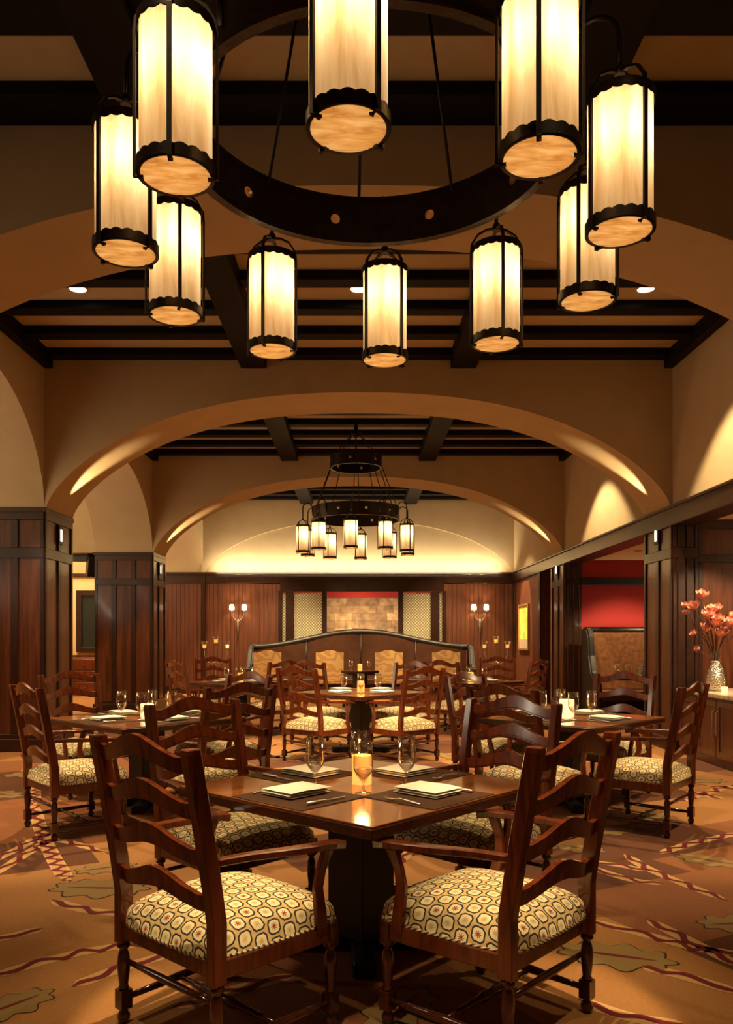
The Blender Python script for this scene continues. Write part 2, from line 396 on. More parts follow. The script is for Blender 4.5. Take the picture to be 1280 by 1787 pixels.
        if bevel:
            ed = [e for e in bm.edges if len(e.link_faces) == 2 and e.calc_face_angle(0) > .6 and not (e.link_faces[0].smooth and e.link_faces[1].smooth)]
            bmesh.ops.bevel(bm, geom=ed, offset=bevel, segments=segs, affect='EDGES', clamp_overlap=True)
        bm.to_mesh(me); bm.free()
        o = bpy.data.objects.new(name, me); C.objects.link(o)
        if parent is not None: o.parent = parent
        if kind: o['kind'] = kind
        return o
def tag(o, label=None, cat=None, group=None, kind=None):
    if label: o['label'] = label
    if cat: o['category'] = cat
    if group: o['group'] = group
    if kind: o['kind'] = kind
    return o
def empty(name, loc=(0, 0, 0), rz=0, label=None, cat=None, group=None, kind=None):
    o = bpy.data.objects.new(name, None); C.objects.link(o); o.location = loc; o.rotation_euler = (0, 0, rz); o.empty_display_size = .1
    return tag(o, label, cat, group, kind)
def kids(o): return list(CH.get(o.name, [])) or [c for c in bpy.data.objects if c.parent == o]
CH = {}
def snapshot(o):
    """list tree once so copies are quick"""
    return (o, [snapshot(c) for c in bpy.data.objects if c.parent == o])
def copy_tree(t, parent=None):
    o, ch = t
    c = o.copy(); C.objects.link(c)
    if parent is not None: c.parent = parent
    for k in ch: copy_tree(k, c)
    return c
def struct(name, mb, m, parent=None, bevel=0, label=None):
    o = mb.build(name, m, parent, bevel)
    if parent is None: o['kind'] = 'structure'
    return o
def S_box(name, b, m, bevel=0, parent=None):
    mb = MB(); mb.box(*b); return struct(name, mb, m, parent, bevel)
def lerp(a, b, t): return a+(b-a)*t

# ------------------------------------------------------------------ floor: patterned carpet
def fl(px, py):
    y = CAM_Z*F/(py-1112); return ((px-626)/F*y, y)
fmb = MB(); fmb.box(-9, 9, YF, 24, -.1, 0)
FM = [M['carpet1'], M['carpet2'], M['carpet3'], M['cmaroon'], M['ccream'], M['cgreen'], M['cdark'], M['cfill']]
def flat(poly, z, mi): fmb.add([(x, y, z) for x, y in poly], [tuple(range(len(poly)))], mi)
ca, sa = math.cos(math.radians(28)), math.sin(math.radians(28))
for i in range(-9, 13):
    for j in range(-6, 17):
        r = random.random()
        if r < .42: continue
        mi = 1 if r < .72 else 2
        a, b = i*1.05, j*.8 + (i % 2)*.3
        pl = [(a, b), (a+1.05, b), (a+1.05, b+.8), (a, b+.8)]
        pl = [(x*ca-y*sa, x*sa+y*ca+2) for x, y in pl]
        if all(-7.8 < x < 7.8 and YF < y < 20 for x, y in pl): flat(pl, .0006, mi)
def smooth_line(pts, n=40):
    out = []; m = len(pts)
    for k in range(n+1):
        t = k/n*(m-1); i = min(int(t), m-2); u = t-i
        p0, p1, p2, p3 = pts[max(i-1, 0)], pts[i], pts[i+1], pts[min(i+2, m-1)]
        out.append(tuple(.5*((2*b)+(-a+c)*u+(2*a-5*b+4*c-d)*u*u+(-a+3*b-3*c+d)*u**3) for a, b, c, d in zip(p0, p1, p2, p3)))
    return out
def strip(line, wid, z, mi, off=None):
    n = len(line); L_, R_ = [], []
    for i, p in enumerate(line):
        a, b = line[max(i-1, 0)], line[min(i+1, n-1)]
        dx, dy = b[0]-a[0], b[1]-a[1]; l = math.hypot(dx, dy) or 1; nx, ny = -dy/l, dx/l
        w_ = wid(i/(n-1))/2; o = off(i) if off else 0
        L_.append((p[0]+nx*(o+w_), p[1]+ny*(o+w_), z)); R_.append((p[0]+nx*(o-w_), p[1]+ny*(o-w_), z))
    fmb.add(L_+R_, [(i, i+1, n+i+1, n+i) for i in range(n-1)], mi)
def rope(pts, wd=.06):
    length = sum(math.dist(pts[i], pts[i+1]) for i in range(len(pts)-1))
    line = smooth_line(pts, max(16, int(length/.018)))
    tp = lambda t: min(1, t*6+.08, (1-t)*6+.08)
    strip(line, lambda t: wd*tp(t), .0012, 4)
    strip(line, lambda t: (wd-.018)*tp(t), .0018, 7)
    step = length/len(line)
    strip(line, lambda t: wd*.42*tp(t)+.006, .0024, 3, lambda i: math.sin(i*step/ .19*2*PI)*wd*.32*min(1, i/12, (len(line)-1-i)/12))
def leaf(c, L_, ang, lobes=9, wid=.46):
    """rounded lobed leaf with a dark outline and a maroon midrib"""
    n = 90; pts = []
    for k in range(n):
        t = 2*PI*k/n; r_ = 1 + .20*math.cos(lobes*t) + .05*math.sin(3*t); pts.append((.5*L_*math.cos(t)*(1+.08*math.cos(lobes*t)), .5*L_*wid*math.sin(t)*r_*1.25))
    R = lambda p, s: (c[0]+(p[0]*math.cos(ang)-p[1]*math.sin(ang))*s, c[1]+(p[0]*math.sin(ang)+p[1]*math.cos(ang))*s)
    for s_, z, mi in ((1.0, .0014, 6), (.955, .0020, 5)):
        fmb.add([(*c, z)] + [(*R(p, s_), z) for p in pts], [(0, 1+k, 1+(k+1) % n) for k in range(n)], mi)
    strip([R((lerp(-.35, .35, k/8)*L_, 0), 1) for k in range(9)], lambda t: .045*L_*math.sin(PI*t)+.004, .0026, 3)
RP = [[(-40, 1712), (100, 1672), (205, 1652), (330, 1640)], [(127, 1722), (205, 1692), (300, 1664)], [(90, 1571), (150, 1588), (230, 1596)],
      [(-40, 1515), (30, 1482), (75, 1458), (130, 1452)], [(-40, 1545), (60, 1482), (100, 1466), (190, 1490)], [(-30, 1645), (75, 1621)],
      [(1130, 1605), (1200, 1640), (1300, 1690)], [(1000, 1600), (1130, 1632), (1215, 1655), (1300, 1665)], [(1120, 1687), (1180, 1700), (1300, 1735)],
      [(1090, 1490), (1130, 1515), (1200, 1545), (1270, 1572)], [(1020, 1510), (1100, 1535), (1160, 1542)], [(1150, 1490), (1215, 1470), (1300, 1452)],
      [(1010, 1745), (1100, 1775), (1200, 1790)], [(1000, 1500), (1080, 1510), (1130, 1520)], [(300, 1760), (400, 1730), (520, 1700)],
      [(680, 1420), (720, 1450), (700, 1510)], [(520, 1330), (600, 1300), (700, 1310)], [(40, 1345), (110, 1375), (160, 1372)], [(1200, 1380), (1260, 1395)],
      [(560, 1290), (640, 1300), (760, 1296)], [(430, 1290), (520, 1282)], [(1180, 1400), (1280, 1370)]]
for r_ in RP: rope([fl(*p) for p in r_], .078 if r_[0][1] > 1400 else .10)
rope([fl(58, 1398), fl(72, 1450), fl(95, 1500), fl(121, 1540)], .10)
rope([fl(40, 1340), fl(60, 1370), fl(62, 1400)], .09)
for (px, py, L_, a) in [(185, 1515, .36, .5), (175, 1550, .55, -.05), (20, 1755, .34, .9), (1075, 1668, .50, -.35), (1240, 1502, .42, -.7), (1290, 1612, .4, .1),
                     (1110, 1425, .5, .2), (1010, 1480, .36, -.6), (1060, 1450, .42, .1), (640, 1290, .7, .3), (480, 1320, .6, 1.0), (790, 1320, .6, 2.0),
                     (1210, 1360, .6, -.5), (60, 1350, .6, .6), (700, 1760, .4, 1)]:
    x, y = fl(px, py); leaf((x, y), L_, a)
for k in range(26):
    x, y = random.uniform(-3.6, 3.6), random.uniform(6.2, 17)
    a = random.uniform(0, PI)
    if k % 2: leaf((x, y), .5, a)
    else: rope([(x-.6*math.cos(a), y-.6*math.sin(a)), (x+.1, y+.08), (x+.7*math.cos(a+.3), y+.7*math.sin(a+.3))], .08)
floor = fmb.build('floor', FM, fix=False); floor['kind'] = 'structure'

# ------------------------------------------------------------------ ceiling, beams
S_box('ceiling', (-9, 9, YF, 24, ZP, ZP+.1), M['ceil'])
bays = [(YF, A0[0]), (A0[1], A1[0]), (A1[1], A2[0]), (A2[1], YB)]
def beamobj(b, name='ceiling_beam'): return S_box(name, b, M['beam'], .008)
for bi, (y0, y1) in enumerate(bays):
    lo, wd = (1.60, .36) if bi == 0 else (1.47, .32)
    sp = .81 if bi == 0 else .695
    first = .31 if bi == 0 else .19
    y = y1; k = 0
    while y > max(y0, 1.5) + .15:
        ww = first if k == 0 else (.32 if bi == 0 else .19)
        beamobj((-HW, HW, y-ww, y, ZB, ZP)); y -= sp; k += 1
    if bi: beamobj((-HW, HW, y0, y0+.14, ZB, ZP))
    for s in (-1, 1):
        xs = sorted((s*lo, s*(lo-wd))); beamobj((xs[0], xs[1], max(y0, 1.0), y1, ZL, ZP), 'ceiling_beam')
        xs = sorted((s*HW, s*(HW-.11))); beamobj((xs[0], xs[1], max(y0, 1.0), y1, ZL, ZP), 'ceiling_beam')

# ------------------------------------------------------------------ arches across the nave
def arc_z(x, half, z0, rise, p=2.4, q=1.45):
    t = min(1, abs(x)/half); return z0 + rise*(1-t**p)**(1/q)
def arch_wall(name, y0, y1, half, z0, rise, top, m, axis='y', c=0, xo=None):
    """a wall slab with an arched opening; axis 'y' spans x, axis 'x' spans y"""
    n = 48; mb = MB(); xs = [-half*math.cos(PI*i/n) for i in range(n+1)]
    lo = [(c+x, arc_z(x, half, z0, rise, *((2.4, 1.45) if axis == 'y' else (2.1, 1.8)))) for x in xs]
    if xo: lo = [(c-half-xo, z0)] + lo + [(c+half+xo, z0)]; n += 2
    for a, b in ((y0, 0), (y1, 1)):
        vs = []
        for (x, z) in lo: vs += [(x, a, z), (x, a, top)]
        fs = [(2*i, 2*i+2, 2*i+3, 2*i+1) for i in range(n)]
        if axis == 'x': vs = [(v[1], v[0], v[2]) for v in vs]
        mb.add(vs, fs if b == 0 else [tuple(reversed(f)) for f in fs])
    vs = []
    for (x, z) in lo: vs += [(x, y0, z), (x, y1, z)]
    if axis == 'x': vs = [(v[1], v[0], v[2]) for v in vs]
    mb.add(vs, [(2*i, 2*i+1, 2*i+3, 2*i+2) for i in range(n)], 0, True)
    o = mb.build(name, m, fix=False); o['kind'] = 'structure'; return o
for (ya, yb), nm in zip((A0, A1, A2), ('wall_near_arch', 'wall_middle_arch', 'wall_far_arch')):
    arch_wall(nm, ya, yb, HW-.02, ZC, APEX-ZC, ZP, M['plaster'], xo=.06)
# blind arch and lunette above the back wall
arch_wall('wall_back_arch', YB-.05, YB+.05, HW-.05, ZC, 1.32, ZP, M['plaster'], xo=.09)
mb = MB(); mb.box(-9, 9, YB, YB+.12, ZC, ZP); struct('wall_back', mb, M['plaster'])
# left arcade: barrel openings between nave and side aisle
lat = [(1.9, A0[0]), (A0[1], A1[0]), (A1[1], A2[0]), (A2[1], YB)]
for i, (y0, y1) in enumerate(lat):
    arch_wall('wall_left', -HW, -HW-PIER, (y1-y0)/2, ZC, 1.40, ZP, M['plaster'], 'x', (y0+y1)/2)
for i, (ya, yb) in enumerate((A0, A1, A2)):
    S_box('wall_left', (-HW-PIER, -HW, ya, yb, ZC, ZP), M['plaster'])
    S_box('wall_left', (-9, -HW-PIER, ya, yb, ZC, ZP), M['plaster'])
    # wooden pier with framed panels on its two seen faces
def panels(mb_, face, a0, a1, fixed, cols, z_levels, out, rail=.09):
    """raised stiles and rails; face 'y': on plane y=fixed facing -y; face 'x': on plane x=fixed facing sign out"""
    def B(a, b, z0, z1, th=.022):
        if face == 'y': mb_.box(a, b, fixed-th, fixed, z0, z1)
        else: mb_.box(min(fixed, fixed+out*th), max(fixed, fixed+out*th), a, b, z0, z1)
    for (z0, z1) in z_levels: B(a0, a1, z0, z1)
    for (l0, l1) in zip(z_levels, z_levels[1:]):
        for k in range(cols+1):
            c = lerp(a0, a1, k/cols); w_ = rail
            B(max(a0, c-w_/2), min(a1, c+w_/2), l0[1], l1[0])
LV = [(0, .22), (2.42, 2.55), (2.90, ZC-.03)]
def pier(x0, x1, y0, y1, innersign, label):
    p = empty('pier', ((x0+x1)/2, (y0+y1)/2, 0), 0, kind='structure')
    cx, cy_ = p.location.x, p.location.y
    mb = MB(); mb.box(x0-cx, x1-cx, y0-cy_, y1-cy_, 0, ZC); mb.build('pier_core', M['panel'], p)
    mb = MB(); panels(mb, 'y', x0-cx, x1-cx, y0-cy_, 3, LV, 0)
    mb.build('face_moulding', M['paneltrim'], p, .004)
    mb = MB(); fx = (x1 if innersign < 0 else x0)-cx
    panels(mb, 'x', y0-cy_, y1-cy_, fx, 2, LV, -innersign)
    mb.build('side_moulding', M['paneltrim'], p, .004)
    mb = MB(); mb.box(x0-cx-.025, x1-cx+.028, y0-cy_-.03, y1-cy_+.03, ZC-.05, ZC+.012)
    mb.build('cornice', M['paneltrim'], p, .006)
    mb = MB(); mb.box(x0-cx-.03, x1-cx+.03, y0-cy_-.045, y1-cy_+.045, 0, .16); mb.build('plinth', M['paneltrim'], p, .006)
    return p
for (ya, yb) in (A0, A1, A2):
    pier(-HW-PIER, -HW, ya, yb, -1, '')
    pier(HW, HW+.32, ya, yb, 1, '')
# right hand side: plain plaster above a continuous header beam
mb = MB(); mb.box(HW, HW+.3, YF, YB, ZC, ZP); struct('wall_right', mb, M['plaster'])
S_box('trim_1', (HW-.05, HW+.3, YF, YB, 2.82, ZC), M['paneltrim'], .01)
S_box('trim_2', (HW-.08, HW+.3, YF, YB, ZC-.01, ZC+.025), M['paneltrim'], .006)
# framed wood walls of the right side rooms (in the plane of the pier fronts)
for yy, xx in ((A1[0], HW+.32),):
    o = empty('wall_right_wing', (xx, yy, 0), kind='structure')
    mb = MB(); mb.box(0, 5, .0, .3, 0, 2.9); mb.build('panel_core', M['panel'], o)
    mb = MB(); panels(mb, 'y', 0, 5, 0, 5, [(0, .22), (2.36, 2.46), (2.78, 2.9)], 0, .1); mb.build('panel_moulding', M['paneltrim'], o, .004)
o = empty('wall_right_red', (HW+.32, A2[0], 0), kind='structure')
mb = MB(); mb.box(0, 5, 0, .3, 0, 2.9); mb.build('painted_wall', M['red'], o)
mb = MB(); mb.box(0, 5, -.06, 0, 2.42, 2.56); mb.build('picture_rail', M['black'], o, .004)
S_box('ceiling_right_room', (HW+.3, 9, YF, A1[0], 2.9, 3.0), M['cream'])
S_box('ceiling_right_room', (HW+.3, 9, A1[1]-.6, A2[0]+.3, 2.9, 3.0), M['cream'])
S_box('wall_far_right', (9, 9.1, YF, YB, 0, 3), M['panel'])
# end bay, right wall with a dark doorway
mb = MB(); mb.box(HW, HW+.25, 17.25, YB, 0, 2.82); o = struct('wall_right_end', mb, M['board'])
mb = MB(); mb.box(HW-.03, HW, 17.25, YB, 0, .16); mb.box(HW-.03, HW, 17.25, 17.4, .16, 2.82); mb.box(HW-.03, HW, YB-.3, YB, .16, 2.82); mb.build('end_moulding', M['paneltrim'], o, .004)
S_box('door_1', (HW+.22, HW+.26, 16.25, 17.25, 0, 2.82), M['black'])
S_box('trim_3', (HW-.01, HW+.05, 16.27, 16.36, 0, 2.82), M['gold'])
# left aisle: far wall with window and wainscot, outer wall, ceiling
S_box('wall_left_outer', (-9.1, -9, YF, YB, 0, ZP), M['cream'])
S_box('wall_aisle_end', (-9, -HW-PIER, YB-.02, YB+.1, .95, ZC-.06), M['cream'])
S_box('trim_4', (-9, -HW-PIER, YB-.08, YB+.1, ZC-.09, ZC+.0), M['paneltrim'], .006)
mb = MB(); mb.box(-9, -HW-PIER, YB-.05, YB+.1, 0, .95); mb.box(-9, -HW-PIER, YB-.09, YB-.02, .92, .98); struct('baseboard_left', mb, M['panel'])
S_box('trim_5', (-9, -HW-PIER, A2[0]+.3, A2[0]+.5, ZC-.13, ZC), M['paneltrim'], .006)
wn = empty('window_1', (-6.5, YB-.04, 1.05), kind='structure')
mb = MB()
for b in ((-.62, -.48), (.48, .62)): mb.box(b[0], b[1], -.06, .03, 0, 1.56)
mb.box(-.48, .48, -.06, .03, 0, .13); mb.box(-.48, .48, -.06, .03, 1.43, 1.56); mb.box(-.03, .03, -.05, .03, .1, 1.45)
mb.build('window_frame', M['paneltrim'], wn, .006)
mb = MB(); mb.box(-.5, .5, -.01, .01, .1, 1.45); mb.build('pane', M['window'], wn)
# ledge cornice running across arches' bases on the left
# back wall: boards left and right of the screened opening
XO0, XO1, ZO = -1.98, 2.16, 2.58
for nm, x0, x1 in (('wall_back_left', -HW-PIER, XO0), ('wall_back_right', XO1, HW+.2)):
    o = empty(nm, (x0, YB, 0), kind='structure')
    mb = MB(); n = int((x1-x0)/.105); mb.box(0, x1-x0, .02, .12, 0, ZC)
    mb.build('backing', M['board'], o)
    mb = MB()
    for k in range(n):
        a = (x1-x0)*k/n; mb.box(a+.003, a+(x1-x0)/n-.003, 0, .03, .2, ZC-.22)
    mb.build('plank_face', M['board'], o, .003)
    mb = MB(); mb.box(0, x1-x0, -.03, .03, 0, .2); mb.box(0, x1-x0, -.03, .03, ZC-.24, ZC); mb.box(0, x1-x0, -.08, .03, ZC-.03, ZC+.03)
    mb.build('rails', M['paneltrim'], o, .006)
o = S_box('trim_6', (XO0, XO1, YB-.03, YB+.12, ZO, ZC), M['paneltrim'], .006)
S_box('trim_7', (XO0, XO1, YB-.08, YB+.0, ZC-.03, ZC+.03), M['paneltrim'], .006)
S_box('trim_8', (XO0, XO1, YB-.02, YB+.1, 0, .9), M['panel'])
mb = MB(); mb.box(-HW-.04, -HW+.05, YB-.05, YB+.02, 0, ZC); struct('trim_9', mb, M['paneltrim'])
# posts framing the lattice screens
px = lambda p, y=YB: (p-626)*y/F
for a, b in ((499, 513), (562, 571), (695, 704), (752, 767), (486, 493), (772, 779)):
    S_box('trim_10', (px(a), px(b), YB-.05, YB+.08, .0, ZO+.02), M['paneltrim'], .006)
for (a, b, z0) in ((513, 562, 1.3), (704, 752, 1.3), (493, 499, 1.2), (767, 772, 1.2)):
    mb = MB(); mb.box(-(px(b)-px(a))/2-.005, (px(b)-px(a))/2+.005, -.008, .008, 0, ZO-.03-z0)
    o = mb.build('lattice_screen', M['lattice']); o.location = ((px(a)+px(b))/2, YB+.02, z0)
    side = 'left' if a < 626 else 'right'; wide = 'wide' if b-a > 20 else 'narrow'
    tag(o, f'{wide} cream lattice screen set between dark posts on the {side} of the stone opening', 'screen', 'lattice screens in the back wall')
# alcove beyond: stone wall and red soffit
mb = MB(); mb.box(-4, 4, 23.0, 23.1, 0, 2.62); struct('wall_stone', mb, M['stone'])
mb = MB(); mb.box(-4, 4, 22.85, 23.0, 2.56, 2.8); struct('wall_red_header', mb, M['red'])
S_box('ceiling_alcove', (-4, 4, YB+.12, 23.1, 2.72, 2.8), M['red'])
S_box('wall_alcove_left', (-4.1, -4, YB+.1, 23.1, 0, 2.8), M['cream']); S_box('wall_alcove_right', (4, 4.1, YB+.1, 23.1, 0, 2.8), M['cream'])
spot('stone_uplight', (.25, 22.45, 1.15), (.2, 23.0, 1.9), 110, 130, .8, .05)
for x in (-1.5, 1.7): point('screen_lamp', (x, 20.9, 1.7), 110, .1, (1, .86, .6))
spot('alcove_spot', (0, 21.5, 2.68), (0, 23, 1.6), 90, 90, .6)
S_box('wall_rear', (-9, 9, YF-.1, YF, 0, ZP), M['plaster'])
# side-room and aisle light
area('aisle_fill', (-7.2, 18.2, ZP-.1), (-7.2, 18.2, 0), 300, 1.6, 3)  # these aisle areas are added fill light without any fixture
area('aisle_fill', (-7.0, 12.6, ZP-.1), (-7.0, 12.6, 0), 120, 1.6, 3)
area('aisle_fill', (-7.0, 7.6, ZP-.1), (-7.0, 7.6, 0), 90, 1.6, 3)
spot('booth_spot', (4.9, 13.4, 2.86), (5.0, 14.9, .9), 330, 70, .6)
area('booth_wall_glow', (5.6, 15.1, 1.66), (5.6, 15.4, 2.3), 5, 2.8, .05, (1, .7, .45))
spot('sideboard_spot', (4.75, 8.6, 2.86), (4.3, 9.6, 1.3), 380, 70, .6)
point('side_room_fill', (6.6, 7.6, 2.1), 60, .15)  # added out-of-view point fill, lifts the dark side rooms and their ceilings
point('side_room_fill', (6.9, 13.2, 2.0), 40, .15)
spot('sideboard_spot', (4.3, 9.6, 2.86), (4.25, 9.5, .9), 40, 60, .6)

# ------------------------------------------------------------------ chandeliers
def scallop_band(mb, r, z0, z1, up, nsc=18, amp=.0065, th=.004, mi=0):
    n = nsc*6
    for rr, fl_ in ((r, 1), (r-th, -1)):
        rows = [[], []]
        for j in range(n+1):
            a = 2*PI*j/n; s = abs(math.sin(nsc*a/2))*amp
            lo, hi = (z0, z1+s) if up else (z0-s, z1)
            rows[0].append((rr*math.cos(a), rr*math.sin(a), lo)); rows[1].append((rr*math.cos(a), rr*math.sin(a), hi))
        mb.grid(rows if fl_ == 1 else rows[::-1], mi, True)
def ring_band(mb, R, z0, z1, holes, th=.02, hr=.022, off=0):
    H = z1-z0; zm = (z0+z1)/2; k = 16
    def P(a, z, r): return (r*math.cos(a), r*math.sin(a), z)
    seg = 2*PI/holes
    for h in range(holes):
        c = off+seg*h; ws = hr*2.2/R
        sq = []
        for i in range(k):
            t = 2*PI*i/k+PI/4; x, y = math.cos(t), math.sin(t); m_ = max(abs(x), abs(y)); sq.append((x/m_, y/m_))
        for r, flip in ((R+th/2, 0), (R-th/2, 1)):
            vs = [P(c+x*ws, zm+y*H/2, r) for x, y in sq] + [P(c+hr/R*math.cos(2*PI*i/k+PI/4), zm+hr*math.sin(2*PI*i/k+PI/4), r) for i in range(k)]
            mb.add(vs, [(i, (i+1) % k, k+(i+1) % k, k+i) for i in range(k)], 0, True)
            m_ = 7; a0, a1 = c+ws, c+seg-ws
            mb.grid([[P(lerp(a0, a1, j/m_), z, r) for j in range(m_+1)] for z in (z0, z1)], 0, True)
        vs = [P(c+hr/R*math.cos(2*PI*i/k), zm+hr*math.sin(2*PI*i/k), rr) for rr in (R-th/2, R+th/2) for i in range(k)]
        mb.add(vs, [(i, (i+1) % k, k+(i+1) % k, k+i) for i in range(k)], 1, True)
    # flanges top and bottom
    n = 72
    for z, hh in ((z0, .010), (z1, .010)):
        prof = [(R-th/2-.008, z-hh/2), (R+th/2+.008, z-hh/2), (R+th/2+.008, z+hh/2), (R-th/2-.008, z+hh/2), (R-th/2-.008, z-hh/2)]
        mb.lathe([(r, zz) for r, zz in prof], n, close_top=False, close_bot=False, smooth=False)
LR, LH = .104, .44
def lantern(parent, x, y, z, rot, power):
    mb = MB()
    scallop_band(mb, LR+.008, 0, .030, True); scallop_band(mb, LR+.008, LH-.024, LH, False)
    mb.lathe([(LR-.004, .0), (LR+.008, 0), (LR+.008, .006), (LR-.004, .006), (LR-.004, 0)], 48, close_top=False, close_bot=False)
    for k in range(4):
        a = rot+PI/2*k; ca_, sa_ = math.cos(a), math.sin(a); r0 = LR+.014
        pts = [(LR-.012, -.006), (r0, -.006), (r0, .2), (r0, LH-.03), (r0-.004, LH+.01), (r0*.72, LH+.055), (r0*.38, LH+.078), (0, LH+.086)]
        mb.sweep([(r*ca_, r*sa_, zz) for r, zz in pts], lambda i: [(-.007, -.004), (.007, -.004), (.007, .004), (-.007, .004)], up=(-sa_*0+ca_*.01, sa_*.01, .003) if False else (ca_, sa_, .35))
    mb.lathe([(.018, LH+.075), (.018, LH+.10), (.008, LH+.115)], 12)
    o = mb.build('lantern', M['bronze'], parent); o.location = (x, y, z)
    g = MB(); g.lathe([(LR, .004), (LR, LH-.004)], 48, close_top=False, close_bot=False); s_ = g.build('glass_shade', M['shade'], o)
    g = MB(); g.lathe([(.0001, .001), (LR*.5, .001), (LR-.002, .001)], 48, close_top=False, close_bot=False); g.build('bottom_glass', M['shadebase'], o)
    return o
CHN = [0]
def chandelier(cx, cy_, zb, rdz, phase, label, power):
    root = empty('chandelier', (cx, cy_, ZL+.02), 0, label, 'chandelier', None)
    z = lambda v: zb+v-(ZL+.02)
    rz0, rz1 = z(.475+rdz), z(.675+rdz)
    mb = MB(); ring_band(mb, .70, rz0, rz1, 10, off=math.radians(phase+18)); mb.build('lower_ring', [M['bronzering'], M['gold']], root)
    mb = MB(); ring_band(mb, .415, z(1.40), z(1.58), 6, off=.3); mb.build('upper_ring', [M['bronzering'], M['gold']], root)
    mb = MB(); mb.lathe([(.03, z(4.985-zb-.30)), (.09, z(4.985-zb-.26)), (.09, z(4.985-zb-.22)), (.03, z(4.985-zb-.20)), (.03, ZP-ZL-.02)], 20); mb.build('canopy', M['bronze'], root)
    for k in range(10):
        a = math.radians(phase+36*k); ca_, sa_ = math.cos(a), math.sin(a)
        P = lambda r, zz: (r*ca_, r*sa_, zz)
        # gooseneck arm
        top = rz1+.035; pts = [P(.715, rz0+.05), P(.722, rz0+.12), P(.722, top-.06)]
        pts += [P(.80-.078*math.cos(t), top-.06+.078*math.sin(t)) for t in [PI*i/8 for i in range(1, 8)]]
        pts += [P(.878, top-.06), P(.878, z(LH+.09))]
        mb = MB(); mb.tube(pts, .009, 8, up=(-sa_, ca_, 0)); mb.build('gooseneck_arm', M['bronze'], root)
        lantern(root, .88*ca_, .88*sa_, z(0), a+PI/4, power)
        a2 = math.radians(phase+36*k+9); 
        mb = MB(); mb.tube([(.69*math.cos(a2), .69*math.sin(a2), rz1-.02), (.425*math.cos(a2), .425*math.sin(a2), z(1.42))], .0075, 6); mb.build('rod', M['bronze'], root)
        point('lantern_bulb', (cx+.88*ca_, cy_+.88*sa_, zb+.30), power, .035, (1, .80, .50))
    for k in range(6):
        a2 = math.radians(phase+60*k+4)
        mb = MB(); mb.tube([(.405*math.cos(a2), .405*math.sin(a2), z(1.56)), (.07*math.cos(a2), .07*math.sin(a2), z(4.985-zb-.24))], .007, 6); mb.build('hanger_rod', M['bronze'], root)
    return root
chandelier(.05, 2.98, 2.76, 0.0, -95, 'big near chandelier of ten alabaster lanterns on a dark iron ring', 2.6)
chandelier(-.04, 13.1, 2.79, .07, -95, 'far two-tier chandelier of ten lanterns seen whole beneath the middle arch', 3.4)

# ------------------------------------------------------------------ ladder-back armchair
def turned(mb, x, y, z0, z1, r=.024, n=14):
    H = z1-z0
    prof = [(r*.55, 0), (r*.95, .015), (r*1.0, .03), (r*.62, .048), (r*.62, .055)]
    mb.lathe([(a, b) for a, b in prof], n, (x, y, z0))
    b = r*.95; mb.box(x-b, x+b, y-b, y+b, z0+.055, z0+.125)
    t0, t1 = .125, H
    q = [(.62, 0), (.85, .04), (.66, .08), (.72, .12), (.92, .35), (1.0, .55), (.86, .72), (.62, .82), (.62, .85), (.98, .89), (1.05, .92), (.98, .95), (.7, 1.0)]
    mb.lathe([(r*a, t0+(t1-t0)*b) for a, b in q], n, (x, y, z0))
def post_y(z): return 0 if z < .5 else -.105*((z-.5)/.577)**1.1
def sl_top(t, h): 
    return h*(.5+.5*math.cos(PI*min(1, abs(t)*1.22)))-.006*math.sin(PI*min(1, max(0, (abs(t)-.7)/.3)))
def slat_mesh(zl, zh, halfw, hump, grooves=True):
    n = 28; mb = MB(); th = .022; ft, fb, bt, bb = [], [], [], []
    def yb(t): return -.022*(1-t*t)
    for i in range(n+1):
        t = -1+2*i/n; x = t*halfw; zt = zh+sl_top(t, hump); zb_ = zl+sl_top(t, hump*.64)
        yt, yl = post_y(zt)+yb(t), post_y(zb_)+yb(t)
        ft.append((x, yt+th/2, zt)); fb.append((x, yl+th/2, zb_)); bt.append((x, yt-th/2, zt)); bb.append((x, yl-th/2, zb_))
    mb.grid([fb, ft], 0, True); mb.grid([bt, bb], 0, True); mb.grid([ft, bt], 0, False); mb.grid([bb, fb], 0, False)
    if grooves:
        for (o0, o1) in ((.006, .0095), (-.0095, -.006)):
            r0, r1 = [], []
            for i in range(n+1):
                t = -1+2*i/n; T = ft[i] if o0 < 0 else fb[i]
                r0.append((T[0], T[1]+.0008, T[2]+o0)); r1.append((T[0], T[1]+.0008, T[2]+o1))
            mb.grid([r0, r1], 1, True)
    return mb
def cushion(mb, y0, y1, hw0, hw1, z0, H, n=20, crown=.5):
    pts, uvs = [], []
    prev = None
    for i in range(n+1):
        v = -1+2*i/n; v = math.copysign(abs(v)**.72, v); row, ur = [], []
        s_acc = 0; last = None
        for j in range(n+1):
            u = -1+2*j/n; u = math.copysign(abs(u)**.72, u)
            yy = lerp(y0, y1, (v+1)/2); hw = lerp(hw0, hw1, (v+1)/2)
            k = max(0, (1-abs(u)**7)*(1-abs(v)**7)); h = H*(.62*k**.27 + .38*(1-abs(u)**2.4)*(1-abs(v)**2.4)*k**.3)
            rc = 1-.10*(abs(u)*abs(v))**3.5
            row.append((u*hw*rc, (yy-(y0+y1)/2)*rc+(y0+y1)/2, z0+h))
        pts.append(row)
    mid = n//2
    for i in range(n+1):
        ur = []
        for j in range(n+1):
            p = pts[i][j]
            a = sum(math.dist(pts[i][k], pts[i][k+1]) for k in range(min(mid, j), max(mid, j)))*(1 if j > mid else -1)
            b = sum(math.dist(pts[k][j], pts[k+1][j]) for k in range(min(mid, i), max(mid, i)))*(1 if i > mid else -1)
            ur.append((a, b))
        uvs.append(ur)
    mb.grid(pts, 0, True, uvs)
